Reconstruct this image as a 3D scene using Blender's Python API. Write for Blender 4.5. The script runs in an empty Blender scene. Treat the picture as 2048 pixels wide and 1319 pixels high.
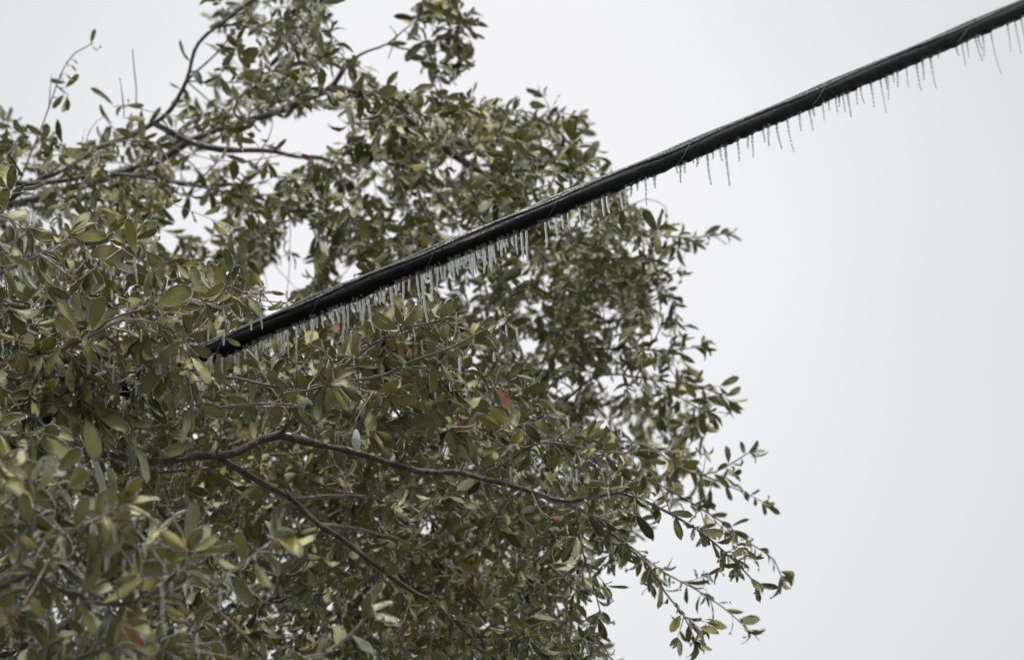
import bpy, math, random
import numpy as np
from mathutils import Vector, Matrix, noise

random.seed(11)
rng = np.random.default_rng(11)
S = bpy.context.scene
COL = S.collection
R = math.radians

# ------------------------------------------------------------------ camera
CAM = Vector((0.0, 0.0, 1.6))
PITCH, ROLL, LENS = R(26), R(3.0), 120.0
fw = Vector((0, math.cos(PITCH), math.sin(PITCH)))
r0_, u0_ = Vector((1, 0, 0)), Vector((0, -math.sin(PITCH), math.cos(PITCH)))
rt = r0_ * math.cos(ROLL) - u0_ * math.sin(ROLL)
up = u0_ * math.cos(ROLL) + r0_ * math.sin(ROLL)
FPX = 2048 * LENS / 36.0


def P(x, y, d):
    """point seen at photo pixel (x, y) at distance d along the view axis"""
    return CAM + (fw + rt * ((x - 1024) / FPX) - up * ((y - 659.5) / FPX)) * d


cd = bpy.data.cameras.new('camera')
cam = bpy.data.objects.new('camera', cd)
COL.objects.link(cam)
m3 = Matrix((rt, up, -fw)).transposed()
cam.matrix_world = Matrix.Translation(CAM) @ m3.to_4x4()
cd.lens, cd.sensor_width = LENS, 36
cd.clip_start, cd.clip_end = 0.1, 3000
cd.dof.use_dof = True
cd.dof.focus_distance = 6.62
cd.dof.aperture_fstop = 4.8
cd.dof.aperture_blades = 9
S.camera = cam

# ------------------------------------------------------------------ sky, sun, exposure
W = bpy.data.worlds.new('World')
S.world = W
W.use_nodes = True
nt = W.node_tree
nt.nodes.clear()
N = nt.nodes.new
out = N('ShaderNodeOutputWorld')
bg = N('ShaderNodeBackground')
bg.inputs['Strength'].default_value = 0.05
sky = N('ShaderNodeTexSky')
sky.sky_type = 'NISHITA'
sky.sun_disc = False
SUN_EL, SUN_ROT = R(64), R(150)
sky.sun_elevation = SUN_EL
sky.sun_rotation = SUN_ROT
tc = N('ShaderNodeTexCoord')
# thick overcast: pale cloud layer, colour dimmed off-centre to imitate lens falloff and soft cloud
cdir = (P(1010, 520, 1.0) - CAM).normalized()
dist = N('ShaderNodeVectorMath'); dist.operation = 'DISTANCE'
dist.inputs[1].default_value = cdir
nt.links.new(tc.outputs['Generated'], dist.inputs[0])
nz = N('ShaderNodeTexNoise')
nz.inputs['Scale'].default_value = 5.0
nz.inputs['Detail'].default_value = 2.0
nt.links.new(tc.outputs['Generated'], nz.inputs['Vector'])
mr = N('ShaderNodeMapRange'); mr.interpolation_type = 'SMOOTHSTEP'
mr.inputs['From Min'].default_value = 0.065
mr.inputs['From Max'].default_value = 0.20
mr.inputs['To Min'].default_value = 0.0
mr.inputs['To Max'].default_value = 1.0
ad = N('ShaderNodeMath'); ad.operation = 'MULTIPLY_ADD'
ad.inputs[1].default_value = 0.10
nt.links.new(nz.outputs['Fac'], ad.inputs[0])
nt.links.new(dist.outputs['Value'], ad.inputs[2])
sb = N('ShaderNodeMath'); sb.operation = 'SUBTRACT'; sb.inputs[1].default_value = 0.05
nt.links.new(ad.outputs[0], sb.inputs[0])
nt.links.new(sb.outputs[0], mr.inputs['Value'])
cl = N('ShaderNodeMix'); cl.data_type = 'RGBA'
cl.inputs['A'].default_value = (8.95, 8.93, 9.2, 1)
cl.inputs['B'].default_value = (7.15, 7.45, 7.55, 1)
nt.links.new(mr.outputs['Result'], cl.inputs['Factor'])
mx = N('ShaderNodeMix'); mx.data_type = 'RGBA'
mx.inputs['Factor'].default_value = 0.985
nt.links.new(sky.outputs['Color'], mx.inputs['A'])
# an overcast sky is brighter towards the zenith than near the horizon
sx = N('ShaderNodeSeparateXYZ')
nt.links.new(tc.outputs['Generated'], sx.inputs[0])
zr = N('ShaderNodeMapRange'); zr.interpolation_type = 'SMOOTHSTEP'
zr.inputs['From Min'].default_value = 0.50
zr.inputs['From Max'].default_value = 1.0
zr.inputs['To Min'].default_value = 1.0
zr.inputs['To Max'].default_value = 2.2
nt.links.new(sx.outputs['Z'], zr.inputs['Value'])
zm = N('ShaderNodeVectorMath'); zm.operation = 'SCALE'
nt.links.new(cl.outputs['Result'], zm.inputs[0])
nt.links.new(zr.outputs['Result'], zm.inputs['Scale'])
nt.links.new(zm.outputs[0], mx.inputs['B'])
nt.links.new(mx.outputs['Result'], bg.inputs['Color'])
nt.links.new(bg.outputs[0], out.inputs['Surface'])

sl = bpy.data.lights.new('sun', 'SUN')
sl.energy = 1.5
sl.angle = R(11)
sl.color = (1.0, 0.97, 0.93)
so = bpy.data.objects.new('sun', sl)
COL.objects.link(so)
sd = Vector((math.sin(SUN_ROT) * math.cos(SUN_EL), math.cos(SUN_ROT) * math.cos(SUN_EL), math.sin(SUN_EL)))
so.rotation_euler = sd.to_track_quat('Z', 'Y').to_euler()
so.location = sd * 40

S.view_settings.view_transform = 'Standard'
S.view_settings.look = 'None'
S.view_settings.exposure = 1.03
S.view_settings.gamma = 1.0
S.view_settings.use_curve_mapping = False
S.render.engine = 'CYCLES'
cy = S.cycles
cy.max_bounces = 10
cy.transmission_bounces = 8
cy.glossy_bounces = 4
cy.diffuse_bounces = 2
cy.transparent_max_bounces = 8
cy.caustics_reflective = False
cy.caustics_refractive = False
cy.sample_clamp_indirect = 6.0
cy.use_denoising = True
cy.denoiser = 'OPENIMAGEDENOISE'


# ------------------------------------------------------------------ materials
def mat(name):
    m = bpy.data.materials.new(name)
    m.use_nodes = True
    n = m.node_tree
    b = n.nodes['Principled BSDF']
    return m, n, b


def noise_tex(n, scale, detail=3, coord='Object', rough=0.5):
    t = n.nodes.new('ShaderNodeTexCoord')
    z = n.nodes.new('ShaderNodeTexNoise')
    z.inputs['Scale'].default_value = scale
    z.inputs['Detail'].default_value = detail
    z.inputs['Roughness'].default_value = rough
    n.links.new(t.outputs[coord], z.inputs['Vector'])
    return z


def ramp(n, src, stops):
    r = n.nodes.new('ShaderNodeValToRGB')
    e = r.color_ramp.elements
    while len(e) < len(stops):
        e.new(0.5)
    for k, (p, c) in enumerate(stops):
        e[k].position = p
        e[k].color = (*c, 1)
    n.links.new(src, r.inputs['Fac'])
    return r


def bump(n, b, src, strength, dist=0.002, sock='Normal'):
    bp = n.nodes.new('ShaderNodeBump')
    bp.inputs['Strength'].default_value = strength
    bp.inputs['Distance'].default_value = dist
    n.links.new(src, bp.inputs['Height'])
    n.links.new(bp.outputs['Normal'], b.inputs[sock])
    return bp


def mixrgb(n, fac, a, bb):
    m = n.nodes.new('ShaderNodeMix'); m.data_type = 'RGBA'
    for sock, v in (('Factor', fac), ('A', a), ('B', bb)):
        if isinstance(v, (int, float)):
            m.inputs[sock].default_value = v
        elif isinstance(v, tuple):
            m.inputs[sock].default_value = (*v, 1)
        else:
            n.links.new(v, m.inputs[sock])
    return m.outputs['Result']


def leaf_material(name, stops, under, trans, coat_r=0.07):
    m, n, b = mat(name)
    at = n.nodes.new('ShaderNodeAttribute'); at.attribute_name = 'tint'
    rp = ramp(n, at.outputs['Fac'], stops)
    uv = n.nodes.new('ShaderNodeUVMap'); uv.uv_map = 'leafuv'
    sep = n.nodes.new('ShaderNodeSeparateXYZ')
    n.links.new(uv.outputs['UV'], sep.inputs[0])
    # pale midrib
    ab = n.nodes.new('ShaderNodeMath'); ab.operation = 'ABSOLUTE'
    n.links.new(sep.outputs['X'], ab.inputs[0])
    rib = n.nodes.new('ShaderNodeMapRange')
    rib.inputs['From Min'].default_value = 0.03
    rib.inputs['From Max'].default_value = 0.10
    rib.inputs['To Min'].default_value = 0.45
    rib.inputs['To Max'].default_value = 0.0
    n.links.new(ab.outputs[0], rib.inputs['Value'])
    c1 = mixrgb(n, rib.outputs['Result'], rp.outputs['Color'], (0.30, 0.27, 0.13))
    # blotches
    z = noise_tex(n, 55, 3)
    bl = n.nodes.new('ShaderNodeMapRange')
    bl.inputs['From Min'].default_value = 0.45
    bl.inputs['From Max'].default_value = 0.66
    bl.inputs['To Max'].default_value = 0.75
    n.links.new(z.outputs['Fac'], bl.inputs['Value'])
    c2 = mixrgb(n, bl.outputs['Result'], c1, (0.10, 0.075, 0.028))
    geo = n.nodes.new('ShaderNodeNewGeometry')
    c3 = mixrgb(n, geo.outputs['Backfacing'], c2, under)
    c4 = mixrgb(n, 0.45, c3, c2)
    fin = n.nodes.new('ShaderNodeMix'); fin.data_type = 'RGBA'
    n.links.new(geo.outputs['Backfacing'], fin.inputs['Factor'])
    n.links.new(c2, fin.inputs['A']); n.links.new(c4, fin.inputs['B'])
    n.links.new(fin.outputs['Result'], b.inputs['Base Color'])
    b.inputs['Roughness'].default_value = 0.5
    b.inputs['Specular IOR Level'].default_value = 0.45
    b.inputs['Coat Weight'].default_value = 0.6
    b.inputs['Coat Roughness'].default_value = 0.08
    b.inputs['Coat IOR'].default_value = 1.4
    z2 = noise_tex(n, 210, 2)
    bump(n, b, z2.outputs['Fac'], 0.7, 0.004, 'Coat Normal')
    bump(n, b, z.outputs['Fac'], 0.35, 0.003)
    tr = n.nodes.new('ShaderNodeBsdfTranslucent')
    n.links.new(c2, tr.inputs['Color'])
    ms = n.nodes.new('ShaderNodeMixShader')
    ms.inputs['Fac'].default_value = trans
    n.links.new(b.outputs[0], ms.inputs[1]); n.links.new(tr.outputs[0], ms.inputs[2])
    n.links.new(ms.outputs[0], n.nodes['Material Output'].inputs['Surface'])
    return m


M_LEAF = leaf_material('oak_leaf', [(0.0, (0.026, 0.046, 0.008)), (0.35, (0.100, 0.128, 0.016)),
                                    (0.7, (0.235, 0.230, 0.028)), (1.0, (0.36, 0.325, 0.060))],
                       (0.33, 0.31, 0.14), 0.08)
M_DEAD = leaf_material('dead_leaf', [(0.0, (0.26, 0.062, 0.014)), (1.0, (0.34, 0.11, 0.025))], (0.30, 0.11, 0.04), 0.2)

M_ICE, n, b = mat('clear_ice')
b.inputs['Base Color'].default_value = (0.98, 0.99, 1.0, 1)
b.inputs['Roughness'].default_value = 0.02
b.inputs['IOR'].default_value = 1.31
b.inputs['Transmission Weight'].default_value = 1.0
z = noise_tex(n, 160, 2)
bump(n, b, z.outputs['Fac'], 0.25, 0.002)

M_ICICLE, n, b = mat('icicle_ice')
b.inputs['Base Color'].default_value = (0.97, 0.985, 1.0, 1)
b.inputs['Roughness'].default_value = 0.02
b.inputs['IOR'].default_value = 1.31
b.inputs['Transmission Weight'].default_value = 0.90
z = noise_tex(n, 220, 2)
bump(n, b, z.outputs['Fac'], 0.3, 0.002)

M_BLUR, n, b = mat('greyed_icicle_ice')
b.inputs['Base Color'].default_value = (0.85, 0.87, 0.88, 1)  # grey put into the ice imitates its dark refraction against the sky
b.inputs['Roughness'].default_value = 0.04
b.inputs['IOR'].default_value = 1.31
b.inputs['Transmission Weight'].default_value = 0.62

M_GLAZE, n, b = mat('bubbly_glaze')
b.inputs['Base Color'].default_value = (0.90, 0.92, 0.90, 1)
b.inputs['Roughness'].default_value = 0.05
b.inputs['IOR'].default_value = 1.31
b.inputs['Transmission Weight'].default_value = 0.86
z = noise_tex(n, 200, 2)
bump(n, b, z.outputs['Fac'], 0.5, 0.002)

M_FROST, n, b = mat('cloudy_ice')
b.inputs['Base Color'].default_value = (0.88, 0.90, 0.88, 1)
b.inputs['Roughness'].default_value = 0.22
b.inputs['IOR'].default_value = 1.31
b.inputs['Transmission Weight'].default_value = 0.25
z = noise_tex(n, 120, 3)
bump(n, b, z.outputs['Fac'], 0.5, 0.002)

M_BARK, n, b = mat('wet_bark')
z = noise_tex(n, 60, 5, rough=0.65)
rp = ramp(n, z.outputs['Fac'], [(0.3, (0.022, 0.016, 0.012)), (0.5, (0.075, 0.055, 0.042)), (0.7, (0.19, 0.165, 0.145))])
n.links.new(rp.outputs['Color'], b.inputs['Base Color'])
b.inputs['Roughness'].default_value = 0.6
b.inputs['Coat Weight'].default_value = 0.8
b.inputs['Coat Roughness'].default_value = 0.08
b.inputs['Coat IOR'].default_value = 1.31
bump(n, b, z.outputs['Fac'], 1.0, 0.014)

M_TWIG, n, b = mat('twig_bark')
z = noise_tex(n, 90, 3)
rp = ramp(n, z.outputs['Fac'], [(0.3, (0.11, 0.08, 0.055)), (0.7, (0.29, 0.225, 0.16))])
n.links.new(rp.outputs['Color'], b.inputs['Base Color'])
b.inputs['Roughness'].default_value = 0.6
b.inputs['Coat Weight'].default_value = 0.8
b.inputs['Coat Roughness'].default_value = 0.06
b.inputs['Coat IOR'].default_value = 1.31
z2 = noise_tex(n, 260, 2)
bump(n, b, z2.outputs['Fac'], 0.5, 0.004, 'Coat Normal')

M_CABLE, n, b = mat('black_cable_jacket')
z = noise_tex(n, 42, 4, rough=0.6)
rp = ramp(n, z.outputs['Fac'], [(0.3, (0.0015, 0.0015, 0.002)), (0.75, (0.005, 0.005, 0.0055))])
n.links.new(rp.outputs['Color'], b.inputs['Base Color'])
rr = ramp(n, z.outputs['Fac'], [(0.35, (0.22,) * 3), (0.7, (0.5,) * 3)])
n.links.new(rr.outputs['Color'], b.inputs['Roughness'])
b.inputs['Specular IOR Level'].default_value = 0.08
z3 = noise_tex(n, 190, 3)
bump(n, b, z3.outputs['Fac'], 0.45, 0.002)

M_STRAND, n, b = mat('iced_grey_strand')
z = noise_tex(n, 60, 3)
rp = ramp(n, z.outputs['Fac'], [(0.35, (0.012, 0.012, 0.013)), (0.7, (0.07, 0.072, 0.075))])
n.links.new(rp.outputs['Color'], b.inputs['Base Color'])
b.inputs['Roughness'].default_value = 0.22
z = noise_tex(n, 150, 3)
bump(n, b, z.outputs['Fac'], 0.6, 0.003)

M_WIRE, n, b = mat('grey_lashing_wire')
b.inputs['Base Color'].default_value = (0.045, 0.045, 0.048, 1)
b.inputs['Metallic'].default_value = 0.6
z = noise_tex(n, 80, 2)
rr = ramp(n, z.outputs['Fac'], [(0.3, (0.3,) * 3), (0.7, (0.55,) * 3)])
n.links.new(rr.outputs['Color'], b.inputs['Roughness'])

M_GROUND, n, b = mat('frosted_grass_ground')
z = noise_tex(n, 1.4, 6, rough=0.6)
rp = ramp(n, z.outputs['Fac'], [(0.35, (0.045, 0.05, 0.025)), (0.55, (0.09, 0.09, 0.06)), (0.72, (0.30, 0.31, 0.32))])
n.links.new(rp.outputs['Color'], b.inputs['Base Color'])
b.inputs['Roughness'].default_value = 0.8
bump(n, b, z.outputs['Fac'], 0.6, 0.05)


# ------------------------------------------------------------------ mesh helpers
def mesh_obj(name, verts, faces, mats, parent=None, smooth=True, mat_idx=None):
    me = bpy.data.meshes.new(name)
    verts = np.asarray(verts, dtype=np.float32).reshape(-1, 3)
    me.from_pydata(verts.tolist() if len(verts) < 20000 else [tuple(v) for v in verts], [], faces)
    for m in mats:
        me.materials.append(m)
    if smooth:
        me.polygons.foreach_set('use_smooth', [True] * len(me.polygons))
    if mat_idx is not None:
        me.polygons.foreach_set('material_index', mat_idx)
    me.update()
    o = bpy.data.objects.new(name, me)
    COL.objects.link(o)
    if parent:
        o.parent = parent
    return o


class Tubes:
    """collects tapered tubes into one mesh"""

    def __init__(self):
        self.v, self.f = [], []

    def add(self, pts, rad, sides=6, wob=0.0):
        pts = [Vector(p) for p in pts]
        if len(pts) < 2:
            return
        base = len(self.v)
        t = (pts[1] - pts[0]).normalized()
        a = t.orthogonal().normalized()
        for i, p in enumerate(pts):
            if 0 < i < len(pts) - 1:
                t2 = (pts[i + 1] - pts[i - 1])
            elif i == 0:
                t2 = pts[1] - pts[0]
            else:
                t2 = pts[-1] - pts[-2]
            if t2.length > 1e-7:
                t2.normalize()
                a = (a - t2 * a.dot(t2))
                a = a.normalized() if a.length > 1e-6 else t2.orthogonal().normalized()
                t = t2
            bb = t.cross(a)
            for k in range(sides):
                an = 2 * math.pi * k / sides
                rr = rad[i]
                if wob:
                    rr *= 1 + wob * noise.noise(Vector((p.x * 25 + k * 1.7, p.y * 25, p.z * 25)))
                self.v.append(p + a * (math.cos(an) * rr) + bb * (math.sin(an) * rr))
        for i in range(len(pts) - 1):
            for k in range(sides):
                k2 = (k + 1) % sides
                self.f.append((base + i * sides + k, base + i * sides + k2,
                               base + (i + 1) * sides + k2, base + (i + 1) * sides + k))
        self.f.append(tuple(base + k for k in reversed(range(sides))))
        e = base + (len(pts) - 1) * sides
        self.f.append(tuple(e + k for k in range(sides)))

    def build(self, name, m, parent, off):
        v = np.array([tuple(p) for p in self.v]) - np.array(tuple(off))
        return mesh_obj(name, v, self.f, [m], parent)


def empty(name, loc):
    o = bpy.data.objects.new(name, None)
    COL.objects.link(o)
    o.location = loc
    o.empty_display_size = 0.1
    return o


def spline(pts, step=0.03):
    """Catmull-Rom through the points, resampled about every step metres"""
    pts = [Vector(p) for p in pts]
    q = [pts[0] * 2 - pts[1]] + pts + [pts[-1] * 2 - pts[-2]]
    o = []
    for i in range(1, len(q) - 2):
        a, b_, c, d = q[i - 1:i + 3]
        L = (c - b_).length
        n_ = max(1, int(L / step))
        for k in range(n_):
            t = k / n_
            o.append(0.5 * ((2 * b_) + (c - a) * t + (2 * a - 5 * b_ + 4 * c - d) * t * t + (3 * b_ - a - 3 * c + d) * t ** 3))
    o.append(pts[-1])
    return o


def rv():
    v = Vector(rng.normal(size=3))
    return v.normalized()


# ------------------------------------------------------------------ ground
g = bpy.data.meshes.new('ground')
nn = 24
gv, gf = [], []
for j in range(nn + 1):
    for i in range(nn + 1):
        u, v_ = (i / nn * 2 - 1), (j / nn * 2 - 1)
        x, y = 600 * u * abs(u), 600 * v_ * abs(v_)
        gv.append((x, y, 0.25 * noise.noise(Vector((x * 0.05, y * 0.05, 0))) * min(1, (abs(x) + abs(y)) / 15)))
for j in range(nn):
    for i in range(nn):
        a = j * (nn + 1) + i
        gf.append((a, a + 1, a + nn + 2, a + nn + 1))
ground = mesh_obj('ground', gv, gf, [M_GROUND])
ground['kind'] = 'structure'
ground['label'] = 'frosted winter grass ground below the cable and the tree'

# ------------------------------------------------------------------ cable
CR = 0.0168
CAB_PX = [(-500, 1100, 6.42), (0, 890, 6.52), (150, 826, 6.55), (420, 707, 6.6), (600, 627, 6.64), (849, 524, 6.72), (1000, 461, 6.79), (1200, 378, 6.92),
          (1400, 295, 7.12), (1650, 188, 7.40), (1900, 81, 7.72), (2048, 18, 7.92), (2600, -217, 8.7)]
cab = spline([P(*p) for p in CAB_PX], 0.008)
cab_np = np.array([tuple(p) for p in cab])
cable = empty('overhead_cable', cab[0])
cable['label'] = 'thick black overhead cable bundle sagging diagonally through the oak, fringed with icicles'
cable['category'] = 'cable'


def px_of(p):
    q = Vector(p) - CAM
    d = q.dot(fw)
    return 1024 + q.dot(rt) / d * FPX, 659.5 - q.dot(up) / d * FPX, d


cab_px = np.array([px_of(p) for p in cab])
T = (cab[-1] - cab[0]).normalized()
NV = (Vector((0, 0, 1)) - T * T.z).normalized()       # up, across the cable
NH = T.cross(NV)                                       # sideways
if NH.dot(fw) > 0:
    NH = -NH                                           # towards the photographer


def offset_path(off_v, off_h):
    return [cab[i] + NV * off_v(i) + NH * off_h(i) for i in range(len(cab))]


sarc = [0.0]
for i in range(1, len(cab)):
    sarc.append(sarc[-1] + (cab[i] - cab[i - 1]).length)

# main jacket: lumpy with its ice skin
tb = Tubes()
sides = 28
vv, ff = [], []
for i, p in enumerate(cab):
    for k in range(sides):
        an = 2 * math.pi * k / sides
        cv, ch = math.cos(an), math.sin(an)
        r_ = CR
        q = Vector((sarc[i] * 14, cv * 1.2, ch * 1.2))
        r_ += 0.0012 * noise.noise(q) + 0.0007 * noise.noise(q * 4)
        if cv < -0.55:  # frozen drip roots along the belly
            r_ += (-cv - 0.55) * 0.007 * max(0, 0.45 + noise.noise(Vector((sarc[i] * 55, 3.3, 0))) * 1.3)
        vv.append(p + NV * (cv * r_) + NH * (ch * r_) - cab[0])
for i in range(len(cab) - 1):
    for k in range(sides):
        k2 = (k + 1) % sides
        ff.append((i * sides + k, (i + 1) * sides + k, (i + 1) * sides + k2, i * sides + k2))
ff.append(tuple(range(sides)))
ff.append(tuple((len(cab) - 1) * sides + k for k in reversed(range(sides))))
mesh_obj('cable_jacket', vv, ff, [M_CABLE], cable)

# lashing positions read off the photo
wraps = [-60, 160, 395, 625, 855, 1105, 1365, 1635, 1925, 2230]


def px_to_i(x):
    return int(np.argmin(np.abs(cab_px[:, 0] - x)))


wi = [sarc[px_to_i(w)] for w in wraps]


def phase(s):
    if s <= wi[0]:
        return (s - wi[0]) / (wi[1] - wi[0])
    for k in range(len(wi) - 1):
        if s < wi[k + 1]:
            return k + (s - wi[k]) / (wi[k + 1] - wi[k])
    return len(wi) - 1 + (s - wi[-1]) / (wi[-1] - wi[-2])


# two small strands lying along the top, rolling slightly within the lashing
for nm, ph0, rad, base_a, amp in (('messenger_strand', 0.0, 0.0052, 0.10, 0.22), ('service_wire', 0.35, 0.0036, 0.62, 0.25)):
    t_ = Tubes()
    pts = []
    for i in range(0, len(cab), 2):
        ph = phase(sarc[i]) + ph0
        an = base_a + amp * math.sin(2 * math.pi * ph)
        rr = CR + rad * (0.35 + 0.15 * math.sin(2 * math.pi * ph + 1.2))
        pts.append(cab[i] + NV * (math.cos(an) * rr) + NH * (math.sin(an) * rr))
    t_.add(pts, [rad * (1 + 0.12 * noise.noise(Vector((i * 0.11, ph0, 0)))) for i in range(len(pts))], 9)
    t_.build(nm, M_STRAND, cable, cab[0])

# lashing wire: a helix, steep where it crosses the front
t_ = Tubes()
pts = []
for i in range(len(cab)):
    f = phase(sarc[i])
    fr = f - math.floor(f)
    # crossing the front within +-12 % of a turn
    x_ = ((fr + 0.5) % 1.0) - 0.5
    an = math.pi / 2 + (math.atan(x_ * 4.2) / math.atan(2.1)) * math.pi * -1.0
    if fr > 0.5 or True:
        pass
    rr = CR + 0.0012 + (0.0055 if math.cos(an) > 0.55 else 0.0)
    pts.append((an, rr))
# unwrap and smooth the radius
rs = np.convolve([p[1] for p in pts], np.ones(7) / 7, 'same')
rs[:4] = rs[4]; rs[-4:] = rs[-5]
wire = [cab[i] + NV * (math.cos(pts[i][0]) * rs[i]) + NH * (math.sin(pts[i][0]) * rs[i]) for i in range(len(cab))]
t_.add(wire, [0.0008] * len(wire), 6)
t_.build('lashing_wire', M_WIRE, cable, cab[0])


def icicle_data(L, r, seed, bend=0.0, sides=9, lean=0.03, flare=1.1, rip=0.13):
    """lathe with ripples, a flared root and a blunt drip tip; root at the origin, hanging down -z"""
    rs_ = random.Random(seed)
    rings = max(9, min(26, int(L / 0.0035)))
    v, f = [], []
    kx, ky = rs_.uniform(-1, 1) * bend, rs_.uniform(-1, 1) * bend
    a1, a2 = rs_.uniform(0, 6.3), rs_.uniform(0, 6.3)
    wlen = rs_.uniform(0.007, 0.012)
    for i in range(rings + 1):
        t = i / rings
        zz = -L * (t ** 1.0)
        rr = r * (1.0 - 0.42 * t) * (1 + rip * math.sin(2 * math.pi * t * L / wlen + a1) + 0.5 * rip * math.sin(2 * math.pi * t * L / wlen * 1.7 + a2))
        rr += r * flare * max(0, 1 - t * L / 0.006) ** 2
        if flare < 0.5:
            rr *= min(1.0, 0.3 + t * L / 0.005)
        rem = (1 - t) * L
        tipr = r * 0.66
        if rem < tipr * 1.6:
            rr *= math.sqrt(max(0.0, 1 - (1 - rem / (tipr * 1.6)) ** 2)) * 0.98 + 0.02
        cx = kx * L * t * t + 0.0012 * math.sin(a2 + t * 6) * min(1, L / 0.03) * t * 0.8
        cyy = ky * L * t * t
        for k in range(sides):
            an = 2 * math.pi * k / sides
            v.append((cx + lean * L * t + math.cos(an) * rr, cyy + math.sin(an) * rr, zz))
    for i in range(rings):
        for k in range(sides):
            k2 = (k + 1) % sides
            f.append((i * sides + k, i * sides + k2, (i + 1) * sides + k2, (i + 1) * sides + k))
    f.append(tuple(reversed(range(sides))) if False else tuple(range(sides)))
    f.append(tuple(rings * sides + k for k in reversed(range(sides))))
    f = [tuple(reversed(q)) for q in f]
    return v, f


cab_ic = []
for zx, zl in [(10, 30), (45, 90), (75, 60), (92, 45), (125, 65), (160, 70), (205, 150), (222, 130), (255, 180), (310, 220), (340, 50), (360, 80), (395, 150),
               (410, 90), (435, 80), (465, 100), (510, 60), (530, 50), (545, 90), (575, 110), (590, 40), (620, 230), (655, 150), (675, 60), (690, 90), (710, 70), (725, 140), (740, 180),
               (765, 240), (785, 60), (820, 50), (835, 90), (850, 100), (875, 100), (885, 60), (925, 180), (945, 80), (975, 60), (1010, 190), (1045, 80),
               (1100, 170), (1140, 330), (1152, 60), (1165, 60), (1185, 200), (1220, 50), (1237, 150), (1250, 100), (1280, 100), (1295, 70), (1310, 110), (1332, 60), (1350, 120),
               (1390, 60), (1410, 70), (1440, 110), (1458, 60), (1475, 150), (1490, 70), (1535, 150), (1575, 150), (1605, 90), (1640, 80)]:
    cab_ic.append((500 + zx / 3.298, zl / 3.298, 1.0))
for zx, zl in [(12, 110), (35, 50), (55, 60), (70, 70), (88, 45), (100, 100), (122, 130), (138, 50), (152, 50), (175, 140), (205, 140), (230, 110), (245, 60), (262, 90), (285, 80), (300, 50),
               (318, 60), (330, 50), (345, 120), (368, 150), (410, 165), (505, 140), (520, 50), (550, 100), (562, 50), (592, 75), (625, 90), (655, 25), (670, 125), (735, 85),
               (790, 100), (825, 105), (885, 110), (910, 80), (920, 40)]:
    cab_ic.append((900 + zx / 2.638, zl / 2.638, 0.95))
for zx, zl in [(960, 60), (983, 45), (1018, 150), (1073, 70), (1180, 40), (1213, 90), (1232, 60), (1275, 30), (1308, 50)]:
    cab_ic.append((900 + zx / 2.638, zl / 2.638, 0.62))
for zx, zl in [(45, 190), (68, 60), (115, 100), (155, 245), (240, 130), (292, 80), (320, 150), (390, 90), (415, 120), (475, 160), (545, 225), (615, 120),
               (685, 140), (712, 60), (755, 120), (800, 70), (840, 100), (870, 70), (885, 120), (925, 150), (980, 100), (1005, 110), (1070, 160), (1140, 220),
               (1160, 80), (1185, 160), (1210, 60), (1240, 100), (1290, 130), (1355, 180), (1395, 120), (1455, 210), (1505, 30), (1610, 70), (1650, 140),
               (1685, 100), (1725, 160), (1745, 90), (1785, 140), (1840, 270), (1930, 190), (1975, 200), (2025, 180), (2070, 120), (2130, 160), (2200, 90), (2290, 170)]:
    cab_ic.append((1400 + zx / 3.16, zl / 3.16, 0.58))
for zx, zl in [(1240, 60), (1258, 90), (1290, 60), (1325, 40), (1350, 100), (1365, 50), (1380, 60), (1395, 40), (540, 100), (500, 40), (460, 30), (600, 45)]:
    cab_ic.append((zx / 2.638, zl / 2.638, 1.0))
for k, (x, lp, rs_) in enumerate(cab_ic):
    i = px_to_i(x)
    d = cab_px[i, 2]
    L = lp / FPX * d / math.cos(PITCH) * 1.06
    r = (0.0028 if rs_ > 0.7 else 0.0044) * rs_ * random.uniform(0.82, 1.2) * (0.8 if L < 0.02 else 1)
    L = max(L, 0.007)
    v, f = icicle_data(L + 0.003, r, 100 + k, bend=0.10, rip=0.13 if rs_ > 0.7 else 0.34)
    o = mesh_obj('icicle', v, f, [M_ICICLE if x < 1230 else M_BLUR], cable)
    o.location = cab[i] - Vector((0, 0, 1)) * CR / max(0.3, NV.z) + NH * random.uniform(-0.004, 0.007) - cab[0] + Vector((0, 0, 0.002))
    o.rotation_euler = (0, 0, random.uniform(-0.6, 0.6))
# countless little frozen drips between the icicles
vv, ff = [], []
for k in range(330):
    i = random.randrange(px_to_i(-200), px_to_i(2250))
    L = random.uniform(0.003, 0.009)
    v, f = icicle_data(L, random.uniform(0.0011, 0.002), 900 + k, sides=6)
    pos = cab[i] - Vector((0, 0, 1)) * CR / NV.z + NH * random.uniform(-0.007, 0.010) - cab[0] + Vector((0, 0, 0.0025))
    b0 = len(vv)
    vv += [(a[0] + pos.x, a[1] + pos.y, a[2] + pos.z) for a in v]
    ff += [tuple(q + b0 for q in w) for w in f]
o = mesh_obj('frozen_drips', vv, ff, [M_ICICLE], cable)
o['kind'] = 'stuff'

# ------------------------------------------------------------------ oak tree: skeleton
TB = Vector((-2.75, 8.3, 0.0))
tree = empty('oak_tree', TB)
tree['label'] = 'evergreen live oak with ice coated olive leaves, spreading crown cut by the cable'
tree['category'] = 'tree'
FORK = TB + Vector((0.15, 0.0, 3.0))

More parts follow.
